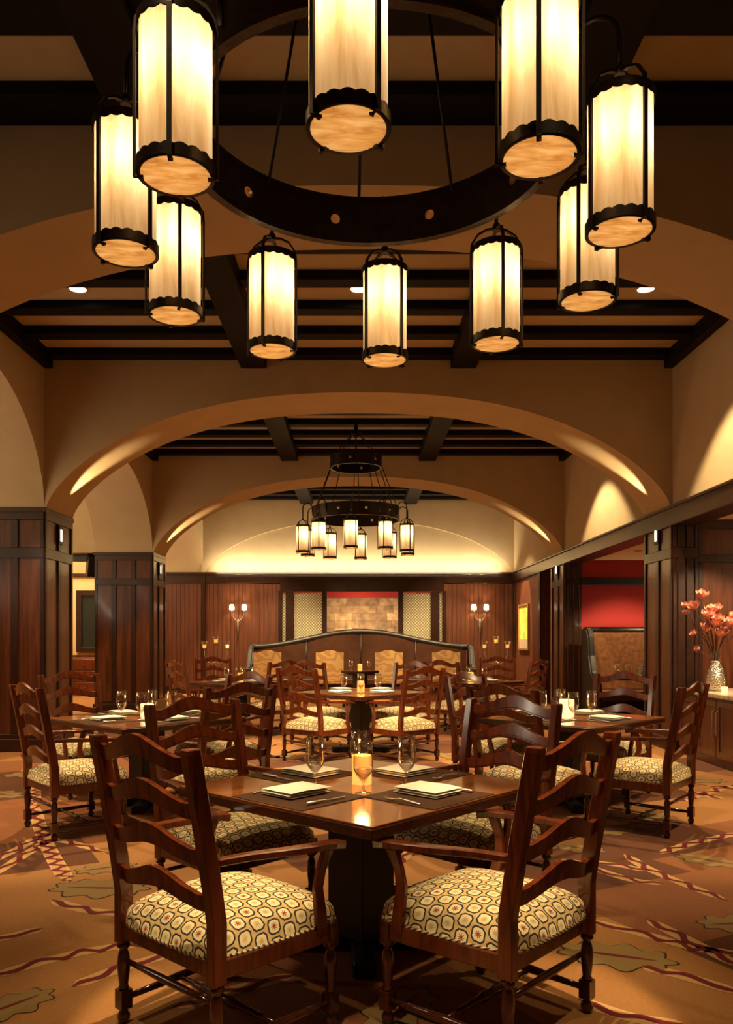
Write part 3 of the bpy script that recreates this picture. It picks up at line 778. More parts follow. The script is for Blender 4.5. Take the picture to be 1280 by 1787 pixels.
def armchair():
    root = empty('ladderback_armchair')
    # back posts, raked and square above the seat, turned below
    for s in (-1, 1):
        mb = MB(); zs = [.30, .375, .5, .62, .78, .93, 1.06]
        hx, hy = .0215, .028
        secs = [[(s*.28+a, post_y(z)+b, z) for a, b in ((-hx, -hy), (hx, -hy), (hx, hy), (-hx, hy))] for z in zs]
        secs.append([(s*.28+a*.92, post_y(1.07)+b*.92, 1.078) for a, b in ((-hx, -hy), (hx, -hy), (hx, hy), (-hx, hy))])
        vs = [p for r in secs for p in r]; n = len(secs)
        fs = [(i*4+j, i*4+(j+1) % 4, i*4+4+(j+1) % 4, i*4+4+j) for i in range(n-1) for j in range(4)] + [(3, 2, 1, 0), tuple((n-1)*4+j for j in range(4))]
        mb.add(vs, fs); mb.build('back_post', M['chair'], root, .0035)
        mb = MB(); turned(mb, s*.28, 0, 0, .302); mb.build('leg', M['legwood'], root)
        mb = MB(); turned(mb, s*.305, .50, 0, .315); mb.box(s*.305-.022, s*.305+.022, .478, .522, .30, .385); mb.build('leg', M['legwood'], root)
    for (zl, zh, hp) in ((.998, 1.052, .056), (.850, .902, .052), (.694, .748, .052), (.540, .595, .050)):
        slat_mesh(zl, zh, .262, hp).build('slat', [M['chair'], M['chairdark']], root)
    # seat frame
    mb = MB(); z0, z1 = .318, .380
    mb.bar((-.28, 0, .349), (.28, 0, .349), .03, .062); mb.bar((-.305, .505, .349), (.305, .505, .349), .03, .062)
    for s in (-1, 1): mb.bar((s*.283, 0, .349), (s*.307, .505, .349), .03, .062)
    mb.box(-.27, .27, .01, .49, .35, .372)
    mb.build('seat_frame', M['chair'], root, .003)
    mb = MB(); cushion(mb, -.035, .575, .292, .325, .376, .130); cu = mb.build('seat_cushion', M['fabric'], root, fix=False)
    mb = MB(); c = [(-.292, -.035), (.292, -.035), (.325, .575), (-.325, .575)]; pth = []
    for i in range(4):
        a, b = c[i], c[(i+1) % 4]
        for k in range(10):
            t = k/10; x, y = lerp(a[0], b[0], t), lerp(a[1], b[1], t)
            hw_ = lerp(.292, .325, (y+.035)/.61); u_, v_ = x/hw_, (y-.27)/.305; q_ = 1-.10*(abs(u_)*abs(v_))**3.5
            pth.append((x*q_*.985, .27+(y-.27)*q_*.985, .382))
    mb.tube(pth, .007, 6, closed=True); mb.build('welt_cord', M['welt'], cu)
    for s in (-1, 1):
        path = [(s*.283, .0, .700), (s*.298, .12, .698), (s*.322, .26, .690), (s*.338, .38, .684), (s*.340, .47, .678), (s*.332, .53, .668)]
        wds = [.016, .018, .022, .026, .029, .024]; hs = [.013, .013, .013, .013, .014, .016]
        mb = MB(); mb.sweep(path, lambda i: [(-wds[i], -hs[i]), (wds[i], -hs[i]), (wds[i], hs[i]), (-wds[i], hs[i])], up=(0, 0, 1)); mb.build('armrest', M['chair'], root, .004)
        path = [(s*.312, .45, .345), (s*.316, .435, .44), (s*.324, .415, .53), (s*.332, .425, .60), (s*.336, .455, .668)]
        ws_ = [.026, .024, .020, .019, .024]
        mb = MB(); mb.sweep(path, lambda i: [(-.011, -ws_[i]), (.011, -ws_[i]), (.011, ws_[i]), (-.011, ws_[i])], up=(0, 1, 0)); mb.build('arm_support', M['chair'], root, .003)
        mb = MB(); q = [(s*.28, .02, .09), (s*.285, .12, .09), (s*.292, .25, .09), (s*.298, .38, .09), (s*.305, .48, .09)]
        mb.tube(q, [.011, .013, .017, .013, .011], 10); mb.build('stretcher', M['legwood'], root)
    mb = MB(); mb.tube([(x, .25, .09) for x in (-.285, -.17, -.08, -.05, 0, .05, .08, .17, .285)], [.010, .013, .014, .022, .014, .022, .014, .013, .010], 10); mb.build('stretcher', M['legwood'], root)
    mb = MB(); mb.tube([(x, 0, .235) for x in (-.262, -.13, 0, .13, .262)], [.009, .012, .015, .012, .009], 10); mb.build('stretcher', M['legwood'], root)
    return root
chair0 = armchair(); chairT = snapshot(chair0); used = [0]
def place_chair(x, y, fx, fy, label, group, first=chair0, tree=None, cat='chair'):
    tree = tree or chairT
    if not used or used[0] == 0 and first is chair0: o = chair0; used[0] = 1
    else: o = copy_tree(tree)
    o.location = (x, y, 0); o.rotation_euler = (0, 0, math.atan2(-fx, fy)); tag(o, label, cat, group); return o
RV, LVc = (.676, .737), (-.737, .676)
G = 'ladder-back armchairs with trellis fabric seats'
CHS = [
 (-.666, 2.79, .676, .737, 'ladder-back armchair nearest on the left, its back to us, trellis seat fully shown'),
 (.683, 2.855, -.737, .676, 'ladder-back armchair nearest on the right, its back to us, trellis seat fully shown'),
 (-.82, 4.30, .737, -.676, 'grooved-slat armchair facing us behind the nearest left chair'),
 (.78, 4.37, -.707, -.707, 'grooved-slat armchair facing us behind the nearest right chair'),
 (-2.318, 5.845, .76, .65, 'armchair at the outer left edge seen from behind with its whole seat lit'),
 (-2.70, 7.62, .737, -.676, 'armchair facing us against the left pier behind its table'),
 (-.91, 5.86, -.66, .75, 'dark armchair with its back to us between the left table and the middle aisle'),
 (-1.11, 7.57, -.64, -.77, 'grooved armchair facing us on the aisle side of the left pier table'),
 (2.375, 5.93, -.78, .63, 'armchair at the outer right edge in front of the sideboard'),
 (2.46, 7.55, -.70, -.71, 'armchair facing us before the tall brown booth'),
 (1.07, 5.66, .74, .67, 'dark armchair with its back to us between the right table and the middle aisle'),
 (1.08, 7.50, .70, -.71, 'grooved armchair facing us on the aisle side of the right table'),
 (-.64, 9.12, .62, .78, 'armchair seen from behind on the left of the centre aisle table'),
 (.69, 9.12, -.62, .78, 'orange-lit armchair seen from behind on the right of the centre aisle table'),
 (-.66, 10.9, .55, -.83, 'armchair facing us on the far left side of the centre aisle table'),
 (.70, 10.9, -.55, -.83, 'armchair facing us on the far right side of the centre aisle table'),
 (-2.50, 11.35, .80, .60, 'shadowed armchair nearest the back left wood wall'),
 (-2.42, 13.35, .20, -.98, 'armchair facing us in front of the left three-candle stand'),
 (-1.10, 11.62, -.62, .78, 'armchair seen from behind before the left end of the banquette'),
 (1.25, 11.65, .62, .78, 'dark armchair seen from behind before the right end of the banquette'),
 (2.34, 13.5, -.15, -.98, 'armchair facing us in front of the right three-candle stand'),
 (2.58, 11.85, -.80, .60, 'bright-edged armchair beside the yellow picture'),
]
for c in CHS: place_chair(*c, G)

# ------------------------------------------------------------------ tables and settings
TS = .59
def table(x, y, rz, label, half=TS, grp='square pedestal dining tables'):
    root = empty('dining_table', (x, y, 0), rz, label, 'table', grp)
    mb = MB(); mb.box(-half, half, -half, half, .742, .75); mb.build('tabletop', M['table'], root, .002)
    mb = MB(); mb.box(-half-.004, half+.004, -half-.004, half+.004, .70, .742); mb.build('table_edge', M['tableedge'], root, .004)
    mb = MB(); mb.box(-.11, .11, -.11, .11, .07, .68); mb.box(-.22, .22, -.22, .22, .66, .70); mb.build('pedestal', M['black'], root, .006)
    mb = MB()
    for a in (PI/4, 3*PI/4):
        R = Matrix.Rotation(a, 3, 'Z'); mb.box(-.36, .36, -.05, .05, .0, .07, 0, R)
    mb.build('cross_foot', M['black'], root, .008)
    return root
def mat_obj():
    mb = MB(); mb.box(-.193, .193, -.215, .215, 0, .003); return mb.build('placemat', M['mat'], None, .001)
def napkin_obj():
    root = None
    mb = MB()
    random.seed(3)
    for k in range(3):
        z0 = .0005+k*.0105; n = 10; dx, dy, a = random.uniform(-.004, .004), random.uniform(-.004, .004), random.uniform(-.03, .03)
        top, bot = [], []
        for i in range(n+1):
            rt, rb = [], []
            for j in range(n+1):
                u, v = -1+2*i/n, -1+2*j/n
                e = (1-abs(u)**8)*(1-abs(v)**8); x, y = u*.118+dx, v*.094+dy
                xr, yr = x*math.cos(a)-y*math.sin(a), x*math.sin(a)+y*math.cos(a)
                droop = -.004*(u > .6)*k*(u-.6)+.0015*math.sin(u*2.4+k*.4)*(.5+.5*v)
                rt.append((xr, yr, z0+.005+.0052*e**.22+max(0, droop)*k)); rb.append((xr, yr, z0+.005-.0048*e**.22+max(0, droop)*k))
            top.append(rt); bot.append(rb)
        mb.grid(top); mb.grid([r[::-1] for r in bot])
    o = mb.build('napkin', M['linen'], None, fix=False); return o
def glass_obj():
    mb = MB()
    prof = [(.0001, .0), (.036, .0), (.0365, .002), (.012, .008), (.0055, .016), (.0048, .045), (.006, .050), (.011, .056), (.034, .086), (.0435, .106), (.0445, .13), (.0425, .18), (.040, .224), (.0393, .224)]
    mb.lathe(prof, 28, close_top=False, close_bot=False)
    o = mb.build('goblet', M['glass'])
    mb = MB(); mb.lathe([(.002, .058), (.032, .0865), (.0415, .106), (.0001, .106)], 24, close_top=False, close_bot=False); mb.build('water', M['water'], o)
    return o
def knife_obj():
    mb = MB(); mb.tube([(-.115, 0, .007), (-.113, 0, .007), (-.06, 0, .007), (-.02, 0, .007), (-.005, 0, .006)], [.004, .0072, .0062, .005, .004], 10, up=(0, 0, 1))
    o = mb.build('table_knife', M['silver'])
    mb = MB(); mb.prism([(-.006, -.004), (.09, -.008), (.112, -.002), (.112, .003), (-.006, .005)], .004, .0062, 'z'); mb.build('blade', M['silver'], o)
    return o
def fork_obj():
    mb = MB(); pts = [(-.105, 0, .004), (-.10, 0, .005), (-.05, 0, .010), (0, 0, .013), (.03, 0, .008), (.045, 0, .005)]
    wd = [.004, .0075, .005, .003, .004, .009]
    mb.sweep(pts, lambda i: [(-wd[i], -.0013), (wd[i], -.0013), (wd[i], .0013), (-wd[i], .0013)], up=(0, 0, 1))
    o = mb.build('dinner_fork', M['silver'], None, .0008)
    mb = MB()
    for k in range(4):
        y = (-1.5+k)*.0052; mb.sweep([(.042, y*.95, .0055), (.06, y, .0045), (.085, y, .010)], lambda i: [(-.0014, -.0011), (.0014, -.0011), (.0014, .0011), (-.0014, .0011)], up=(0, 0, 1))
    mb.build('tines', M['silver'], o)
    return o
def candle_obj():
    mb = MB(); mb.lathe([(.045, 0), (.0455, .13), (.042, .134), (.041, .110), (.0001, .108)], 28, close_top=False); o = mb.build('candle', M['wax'])
    mb = MB(); mb.lathe([(.0005, .112), (.005, .119), (.004, .127), (.0003, .138)], 8); mb.build('flame', M['flame'], o)
    return o
protos = {'mat': mat_obj(), 'napkin': napkin_obj(), 'glass': glass_obj(), 'knife': knife_obj(), 'fork': fork_obj(), 'candle': candle_obj()}
trees = {k: snapshot(o) for k, o in protos.items()}; firsts = {k: True for k in protos}
def put(kind, x, y, z, rz, label, cat, group):
    if firsts[kind]: o = protos[kind]; firsts[kind] = False
    else: o = copy_tree(trees[kind])
    o.location = (x, y, z); o.rotation_euler = (0, 0, rz); tag(o, label, cat, group); return o
ANG = math.atan2(.737, .676)
SIDES = {'-x': (-1, 0, 'near left'), '-y': (0, -1, 'near right'), '+x': (1, 0, 'far right'), '+y': (0, 1, 'far left')}
def setting(cx, cy_, rz, side, tname, offs=0, full=True, cut=True, half=TS, glass=True):
    nx, ny, sn = SIDES[side]; base = math.atan2(ny, nx)
    def W(lx, ly):                      # lx: outwards, ly: to the left of the outward direction (diner's right)
        X, Y = nx*lx - ny*ly, ny*lx + nx*ly
        return cx + X*math.cos(rz)-Y*math.sin(rz), cy_ + X*math.sin(rz)+Y*math.cos(rz)
    a = rz+base
    x, y = W(half-.198, 0); put('mat', x, y, .7502, a, f'brown placemat on the {sn} side of {tname}', 'placemat', 'brown placemats')
    x, y = W(half-.225, offs); put('napkin', x, y, .7537, a+.05*random.uniform(-1, 1), f'folded cream napkin on the {sn} side of {tname}', 'napkin', 'folded cream napkins')
    if glass:
        x, y = W(.150, .150); put('glass', x, y, .7503, a, f'stemmed water goblet at the {sn} setting of {tname}', 'glass', 'stemmed water goblets')
    if cut:
        x, y = W(half-.20, .165); put('knife', x, y, .7537, a+PI+random.uniform(-.06, .06), f'silver knife on the {sn} side of {tname}', 'knife', 'table knives')
        x, y = W(half-.20, -.19); put('fork', x, y, .7537, a+PI+random.uniform(-.12, .12), f'silver fork on the {sn} side of {tname}', 'fork', 'dinner forks')
random.seed(11)
TB = [(.012, 3.705, ANG, 'square dining table in front with glowing amber candle and four settings', 'the table in front', True),
      (-1.80, 6.82, ANG, 'square dining table beside the left pier', 'the table beside the left pier', True),
      (1.78, 6.85, ANG-.05, 'square dining table beside the booth and sideboard', 'the table near the sideboard', True),
      (.03, 10.0, PI/4, 'square dining table in the middle aisle between the two arches', 'the middle aisle table', False),
      (-1.81, 12.3, PI/4, 'dining table before the back left wall and candle stand', 'the table by the back left wall', False),
      (1.75, 12.5, PI/4, 'dining table before the back right wall and candle stand', 'the table by the back right wall', False),
      (.03, 16.4, PI/4, 'small dark table standing in front of the banquette', 'the table before the banquette', False)]
for i, (x, y, rz, lab, nm, cut) in enumerate(TB):
    hf = TS if i < 6 else .27
    table(x, y, rz, lab, hf)
    for sd in (('-x', '-y', '+x', '+y') if i < 6 else ()):
        off = {0: {'-x': -.05, '-y': .03, '+x': .03, '+y': -.03}}.get(i, {}).get(sd, 0)
        setting(x, y, rz, sd, nm, off, True, cut, hf, True)
    cx_, cy2 = (x+.004, y+.02) if i == 0 else (x, y)
    if i == 6:
        for gx in (-.19, .19): put('glass', x+gx, y, .7503, 0, 'goblet on the small table in front of the banquette '+('left' if gx < 0 else 'right')+' of its candle', 'glass', 'goblets before the banquette')
    if i != 1 and i != 2:
        put('candle', cx_, cy2, .7502, 0, f'glowing amber candle in the centre of {nm}', 'candle', 'amber table candles')
    point('candle_light', (cx_, cy2, .94), 3.5, .03, (1, .55, .2))
# pale square votives on the two side tables
for (x, y, nm) in ((-1.80, 6.83, 'the table beside the left pier'), (1.78, 6.85, 'the table near the sideboard')):
    mb = MB(); mb.box(-.047, .047, -.047, .047, 0, .115 if x < 0 else .15); o = mb.build('votive_candle', M['waxpale'], None, .006)
    o.location = (x, y, .7502); o.rotation_euler = (0, 0, .5)
    tag(o, f'pale glowing square candle on {nm}', 'candle', 'pale square candles')

# ------------------------------------------------------------------ banquette and upholstered chairs
bq = empty('banquette', (.06, 19.55, 0), 0, 'long dark leather banquette with arched back against the screened opening', 'banquette')
def bz(x): t = min(1, abs(x)/2.62); return 1.17+.37*(.5+.5*math.cos(PI*t))
BW = 2.66
for k, (a, b) in enumerate(((-BW+.1, -1.33), (-1.33, 0), (0, 1.33), (1.33, BW-.1))):
    mb = MB(); n = 14
    ft = [(lerp(a, b, i/n), -.03*math.sin(PI*i/n)**.5 if 0 < i < n else 0, bz(lerp(a, b, i/n))) for i in range(n+1)]
    fb = [(x, y-.04, .45) for x, y, z in ft]; bk = [(x, .14, z) for x, y, z in ft]; bk2 = [(x, .14, .45) for x, y, z in ft]
    mb.grid([fb, ft]); mb.grid([ft, bk]); mb.grid([bk, bk2]); mb.grid([bk2, fb])
    mb.build('back_panel', M['leatherbrown'], bq)
for x in (-1.33, 0, 1.33):
    mb = MB(); mb.tube([(x, -.035, .45), (x, -.012, bz(x)-.02)], .016, 8); mb.build('seam_roll', M['leather'], bq)
mb = MB(); n = 50; mb.tube([(lerp(-BW, BW, i/n), .03, bz(lerp(-BW, BW, i/n))+.02) for i in range(n+1)], .075, 12, up=(0, 1, 0)); mb.build('top_roll', M['leather'], bq)
for s in (-1, 1):
    mb = MB(); mb.prism([(-.62, .1), (.14, .1), (.14, 1.24), (-.10, 1.24), (-.22, 1.14), (-.40, .80), (-.62, .70)], s*BW-.06, s*BW+.06, 'x'); mb.build('end_wing', M['leather'], bq, .03, 3)
mb = MB(); mb.box(-BW+.06, BW-.06, -.62, .1, .30, .46); mb.build('seat_cushion', M['leatherbrown'], bq, .03, 3)
mb = MB(); mb.box(-BW+.06, BW-.06, -.56, .1, 0, .30); mb.build('base', M['black'], bq)
def tan_chair():
    root = empty('upholstered_chair')
    mb = MB(); n = 14; hw = .315
    def tz(u): return 1.08+.06*(.5+.5*math.cos(PI*min(1, abs(u)*1.25)))
    for ya, yb in ((0, 0),):
        A = [(lerp(-hw, hw, i/n), -.045, tz(lerp(-1, 1, i/n))) for i in range(n+1)]; B_ = [(x, .04, z) for x, y, z in A]
        C_ = [(x, .04, .42) for x, y, z in A]; D_ = [(x, -.045, .42) for x, y, z in A]
        mb.grid([D_, A], 0, False); mb.grid([A, B_], 0, False); mb.grid([B_, C_], 0, False)
        mb.add([D_[0], A[0], B_[0], C_[0]], [(0, 1, 2, 3)]); mb.add([D_[-1], A[-1], B_[-1], C_[-1]], [(3, 2, 1, 0)])
    mb.build('backrest', M['damask'], root, .012, 2)
    mb = MB(); mb.box(-.30, .30, -.04, .50, .36, .48); mb.build('seat', M['damask'], root, .025, 3)
    for sx_ in (-1, 1):
        for yy in (0, .45):
            mb = MB(); mb.lathe([(.014, 0), (.024, .36)], 8, (sx_*.27, yy, 0), rot=PI/4); mb.build('leg', M['legwood'], root)
    return root
tc0 = tan_chair(); tct = snapshot(tc0)
for i, (cxp, lb) in enumerate(((467, 'at the left end of the banquette'), (576, 'just left of the banquette centre seam'), (679, 'just right of the banquette centre seam'), (779, 'at the right end of the banquette'))):
    o = tc0 if i == 0 else copy_tree(tct); o.location = ((cxp-626)*18.3/F, 18.3, 0)
    tag(o, f'high-backed tan scroll-patterned chair {lb}', 'chair', 'tan upholstered chairs facing the banquette')

# ------------------------------------------------------------------ sconces, candle stands, picture
def sconce(x, lab):
    r = empty('wall_sconce', (x, YB-.02, 1.72), 0, lab, 'sconce', 'twin-arm wall sconces')
    mb = MB(); mb.tube([(0, -.09, -.36), (0, -.10, -.1), (0, -.10, .12), (0, -.09, .16)], [.006, .022, .03, .02], 10, up=(0, 1, 0)); mb.box(-.03, .03, -.09, -.0, -.02, .08); mb.build('stem', M['iron'], r)
    for s in (-1, 1):
        mb = MB(); mb.tube([(0, -.10, .08), (s*.05, -.11, .13), (s*.13, -.12, .22), (s*.155, -.12, .32), (s*.155, -.12, .36)], [.02, .016, .012, .011, .01], 10, up=(0, 1, 0))
        mb.lathe([(.035, .35), (.03, .365), (.01, .37)], 12, (s*.155, -.12, 0)); a = mb.build('arm', M['iron'], r)
        mb = MB(); mb.lathe([(.062, .40), (.050, .53)], 20, (s*.155, -.12, 0), close_top=False, close_bot=False); mb.build('lamp_shade', M['paper'], a)
        mb = MB(); mb.lathe([(.012, .36), (.012, .43)], 8, (s*.155, -.12, 0)); mb.build('candle_sleeve', M['linen'], a)
        point('sconce_bulb', (x+s*.155, YB-.14, 1.72+.46), 16, .02, (1, .72, .4))
    return r
sconce((416-626)*20.2/F, 'iron two-candle sconce on the planks left of the banquette')
sconce((838-626)*20.2/F, 'iron two-candle sconce on the planks right of the banquette')
def candle_stand(x, y, lab):
    r = empty('candle_stand', (x, y, 0), 0, lab, 'candle stand', 'three-candle floor stands')
    mb = MB(); mb.lathe([(.17, 0), (.17, .015), (.03, .03), (.012, .06), (.010, .6), (.012, 1.30), (.02, 1.31)], 16); mb.build('pole', M['iron'], r)
    for k, (dx, z) in enumerate(((-.27, 1.17), (0, 1.29), (.27, 1.17))):
        a = r
        mb = MB()
        if dx: mb.tube([(0, 0, .86), (dx*.35, 0, .80), (dx*.75, 0, .86), (dx*.98, 0, 1.0), (dx, 0, z)], .008, 8, up=(0, 1, 0))
        mb.lathe([(.01, z-.02), (.045, z-.004), (.045, z+.002)], 14, (dx, 0, 0)); a = mb.build('arm', M['iron'], r)
        mb = MB(); mb.lathe([(.050, z), (.066, z+.05), (.080, z+.165)], 20, (dx, 0, 0), close_top=False, close_bot=False); mb.build('glass_cup', M['cupglass'], a)
        mb = MB(); mb.lathe([(.04, z+.004), (.04, z+.085)], 14, (dx, 0, 0)); mb.build('pillar_candle', M['wax'] if k != 2 or x > 0 else M['waxpale'], a)
    mb = MB()
    for s in (-1, 1): mb.tube([(0, 0, .70)]+[(s*(.03+.05*math.sin(t)), 0, .74+.05*(1-math.cos(t))) for t in (0, .8, 1.6, 2.4, 3.2, 4.0)], .006, 6, up=(0, 1, 0))
    mb.build('scroll', M['iron'], r)
candle_stand((377-626)*18.9/F, 18.9, 'iron stand of three candle cups before the planks on the left')
candle_stand((866-626)*18.9/F, 18.9, 'iron stand of three candle cups before the planks on the right')
pic = empty('framed_picture', (HW-.002, 18.95, 1.12), 0, 'tall yellow streaked picture lit on the back right wood wall', 'picture')
mb = MB()
for b in ((-.56, -.51, 0, 1.09), (.51, .56, 0, 1.09), (-.51, .51, 0, .05), (-.51, .51, 1.04, 1.09)): mb.box(-.05, 0, b[0], b[1], b[2], b[3])
mb.build('frame', M['gold'], pic, .006)
mb = MB(); mb.box(-.025, -.005, -.51, .51, .26, 1.04); mb.build('canvas', M['art'], pic)
mb = MB(); mb.box(-.027, -.005, -.51, .51, .05, .26); mb.build('lower_field', M['speckle'], pic)
spot('picture_spot', (2.6, 18.6, 4.8), (3.9, 18.95, 1.6), 1500, 30, .4, .03)

# ------------------------------------------------------------------ pier sconce lights, ceiling fixtures
for (ya, yb), nm in zip((A1, A2), ('middle arch', 'far arch')):
    for s, sd in ((-1, 'left'), (1, 'right')):
        x = s*(HW-.024); r = empty('pier_light', (x, (ya+yb)/2+ (0.0), 2.66), 0, f'small upright glowing light on the {sd} pier under the {nm}', 'wall light', 'pier lights')
        mb = MB(); mb.box(min(0, -s*.012), max(0, -s*.012), -.07, .07, -.02, .22); mb.build('backplate', M['black'], r, .004)
        mb = MB(); mb.box(min(-s*.012, -s*.022), max(-s*.012, -s*.022), -.026, .026, .02, .18); mb.build('lens', M['lampsoft'], r, .004)
for i, (x, y) in enumerate(DOWN[:5]):
    where = ['left side of the near ceiling bay', 'middle of the near ceiling bay behind the chandelier', 'right side of the near ceiling bay', 'left side of the farther ceiling bay', 'right side of the farther ceiling bay'][i]
    r = empty('ceiling_downlight', (x, y, ZP), 0, f'round recessed downlight, {where}', 'downlight', 'recessed downlights')
    mb = MB(); mb.lathe([(.085, -.002), (.105, -.004), (.108, -.012), (.085, -.014), (.085, -.002)], 28, close_top=False, close_bot=False); mb.build('trim_ring', M['ceil'], r)
    mb = MB(); mb.lathe([(.0001, -.008), (.083, -.008)], 28, close_top=False, close_bot=False); mb.build('lamp_face', M['lamp'], r)
for s, sd in ((-1, 'left'), (1, 'right')):
    mb = MB(); mb.lathe([(.12, -.001), (.13, -.006), (.135, -.006), (.14, 0)], 28, close_top=False); mb.lathe([(.0001, -.003), (.12, -.003)], 28, close_top=False, close_bot=False)
    o = mb.build('ceiling_speaker', M['ceil']); o.location = (s*3.42, 8.17, ZP); tag(o, f'round flush ceiling speaker at the outer {sd} end beside a downlight', 'speaker', 'ceiling speakers')
for (x, y, nm) in ((4.75, 13.6, 'over the booth'), (4.62, 9.2, 'over the sideboard')):
    mb = MB(); mb.lathe([(.05, -.001), (.07, -.004), (.075, -.010), (.05, -.012)], 24, close_top=False, close_bot=False); mb.lathe([(.0001, -.004), (.05, -.004)], 20, close_top=False, close_bot=False)
    o = mb.build('ceiling_downlight', M['iron']); o.location = (x, y, 2.9); tag(o, f'small recessed downlight {nm}', 'downlight', 'small side-room downlights')
sp = MB(); sp.box(-.13, .13, -.12, .12, -.2, .2); o = sp.build('wall_speaker', M['black'], None, .01); o.location = (-5.12, 15.52, 2.82); o.rotation_euler = (.5, 0, .5)
tag(o, 'black loudspeaker hung high beside the farther left pier', 'speaker')

# ------------------------------------------------------------------ booth on the right
bt = empty('booth', (5.35, 14.75, 0), 0, 'tall tan leather booth with black rolled edge below the red wall', 'booth')
mb = MB(); mb.box(-1.05, 1.6, 0, .2, .45, 1.52); mb.build('back_panel', M['leathertan'], bt, .03, 3)
mb = MB(); mb.tube([(-1.16, .1, 1.55), (1.6, .1, 1.55)], .07, 12, up=(0, 1, 0)); mb.build('top_roll', M['leather'], bt)
mb = MB(); mb.prism([(-.72, .1), (.2, .1), (.2, 1.60), (-.12, 1.60), (-.24, 1.45), (-.30, 1.10), (-.42, .80), (-.72, .62)], -1.20, -1.08, 'x'); mb.build('end_wing', M['leather'], bt, .03, 3)
mb = MB(); mb.box(-1.08, 1.6, -.62, .02, .30, .47); mb.build('seat_cushion', M['leathertan'], bt, .03, 3)
mb = MB(); mb.box(-1.08, 1.6, -.58, .1, 0, .30); mb.build('base', M['black'], bt)
t8 = empty('dining_table', (4.95, 13.75, 0), 0, 'dark table inside the booth holding a hammered glass votive', 'table')
mb = MB(); mb.box(-.70, .8, -.33, .33, .705, .75); mb.build('tabletop', M['black'], t8, .004)
mb = MB(); mb.box(-.05, .05, -.05, .05, 0, .705); mb.box(-.25, .25, -.25, .25, 0, .03); mb.build('pedestal', M['black'], t8, .004)
mb = MB(); mb.lathe([(.075, 0), (.085, .02), (.085, .20)], 24, close_top=False); o = mb.build('hammered_votive', M['mercury']); o.location = (4.88, 13.75, .75)
tag(o, 'hammered silver glass votive holder on the booth table', 'candle holder')
mb = MB(); mb.lathe([(.05, .004), (.05, .10)], 14); mb.build('candle', M['waxpale'], o)
for x in (4.42, 4.60):
    put('glass', x, 13.72, .7503, 0, 'stemmed water goblet beside the hammered votive on the booth table', 'glass', 'goblets on the booth table')

# ------------------------------------------------------------------ sideboard with vase of magnolia
sb = empty('sideboard', (4.28, 8.6, 0), 0, 'dark panelled sideboard with a speckled stone counter under the right opening', 'sideboard')
mb = MB(); mb.box(-.30, .32, -1.30, 1.28, .0, .76); mb.build('body', M['panel'], sb, .004)
mb = MB(); mb.box(-.345, .34, -1.34, 1.33, .76, .80); mb.build('countertop', M['speckle'], sb, .006, 2)
for k in range(5):
    y0 = -1.27+k*.51
    mb = MB(); mb.box(-.322, -.30, y0+.01, y0+.50, .10, .73); mb.box(-.330, -.322, y0+.01, y0+.08, .10, .73); mb.box(-.330, -.322, y0+.43, y0+.50, .10, .73); mb.box(-.330, -.322, y0+.08, y0+.43, .10, .17); mb.box(-.330, -.322, y0+.08, y0+.43, .66, .73)
    d = mb.build('door', M['panel'], sb, .003)
    yh = y0+.46 if k % 2 == 0 else y0+.05
    mb = MB(); mb.tube([(-.331, yh, .62), (-.352, yh, .60), (-.352, yh, .36), (-.331, yh-.02, .32)], .005, 6, up=(0, 1, 0)); mb.build('handle', M['iron'], d)
vs_ = MB(); vs_.lathe([(.0001, .0), (.088, .0), (.105, .05), (.110, .11), (.098, .20), (.070, .29), (.050, .335), (.052, .355), (.047, .355), (.045, .33), (.06, .29)], 32, close_top=False, close_bot=False)
vase = vs_.build('vase', M['mercury']); vase.location = (4.19, 9.4, .80); tag(vase, 'hammered silver glass vase on the sideboard holding pink magnolia', 'vase')
cup = MB(); cup.lathe([(.03, 0), (.038, .06)], 16, close_top=False); o = cup.build('votive_cup', M['waxpale']); o.location = (4.20, 9.20, .80); tag(o, 'small glowing votive cup at the foot of the vase', 'candle')
fl_ = empty('magnolia_branches', (4.19, 9.4, 1.10), 0, 'pink magnolia branches spreading from the silver vase', 'flowers')
random.seed(5)
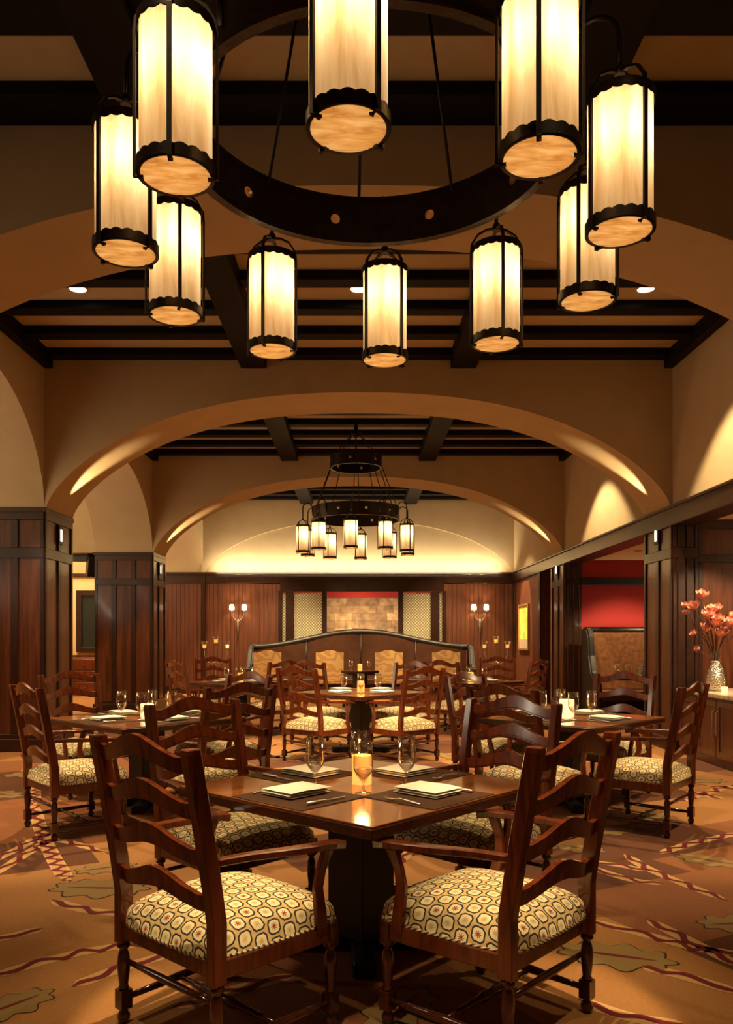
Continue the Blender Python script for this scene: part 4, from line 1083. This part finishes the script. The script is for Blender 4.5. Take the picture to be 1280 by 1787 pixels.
tips = [(-.37, -.02, .68), (-.33, .05, .60), (-.20, -.05, .78), (-.22, .04, .66), (-.12, -.06, .55), (-.26, -.03, .36), (-.06, .05, .60), (.0, -.04, .50), (.03, .05, .62), (.12, -.05, .46), (.20, .02, .52),
        (-.10, .02, .40), (.02, -.02, .34), (-.20, .0, .18), (.10, .03, .36), (-.04, -.06, .46), (.22, -.04, .40)]
for i, (dx, dy, dz) in enumerate(tips):
    s0 = (random.uniform(-.02, .02), random.uniform(-.02, .02), -.1); m1 = (dx*.25, dy*.3, dz*.38); m2 = (dx*.7, dy*.8, dz*.75)
    ln = smooth_line([s0, m1, m2, (dx, dy, dz)], 10)
    mb = MB(); mb.tube(ln, [lerp(.006, .0025, k/10) for k in range(11)], 6); st = mb.build('branch', M['twig'], fl_)
    # blossom: two whorls of cupped petals
    mb = MB(); big = .066 if i not in (0, 1, 5, 13) else .038
    d = Vector((dx-m2[0], dy-m2[1], dz-m2[2])).normalized() + Vector((random.uniform(-.4, .4), -.5, 0)); Q = d.normalized().to_track_quat('Z', 'Y').to_matrix()
    for wv_ in range(2):
        npt = 5; op = 1.05 if wv_ == 0 else .5
        for k in range(npt):
            a = 2*PI*(k+wv_*.5)/npt; rows = []
            for u in range(6):
                t = u/5; r_ = big*(.15+math.sin(t*1.7)*op); z_ = big*1.45*t**.9; wdt = big*.62*math.sin(PI*min(.93, t*.82+.13))
                rows.append([tuple(Vector((dx, dy, dz)) + Q @ Vector(((r_-abs(q)*wdt*.25)*math.cos(a)-q*wdt*math.sin(a), (r_-abs(q)*wdt*.25)*math.sin(a)+q*wdt*math.cos(a), z_))) for q in (-1, -.5, 0, .5, 1)])
            mb.grid(rows, wv_)
    mb.build('blossom', [M['petal'], M['petallight']], st, fix=False)

# left aisle chest under the window
ch = empty('chest_of_drawers', (-6.2, 19.7, 0), 0, 'wooden chest of drawers under the aisle window between the left piers', 'chest')
mb = MB(); mb.box(-.9, .9, -.25, .3, 0, .93); mb.build('body', M['table'], ch, .006)
for k in range(2):
    for j in range(3):
        mb = MB(); mb.box(-.85+k*.87, -.02+k*.87, -.275, -.25, .08+j*.28, .33+j*.28); d = mb.build('drawer', M['chair'], ch, .006)
        mb = MB(); mb.lathe([(.012, 0), (.02, .02)], 10, (-.44+k*.87, -.29, .2+j*.28)); mb.build('knob', M['iron'], d)
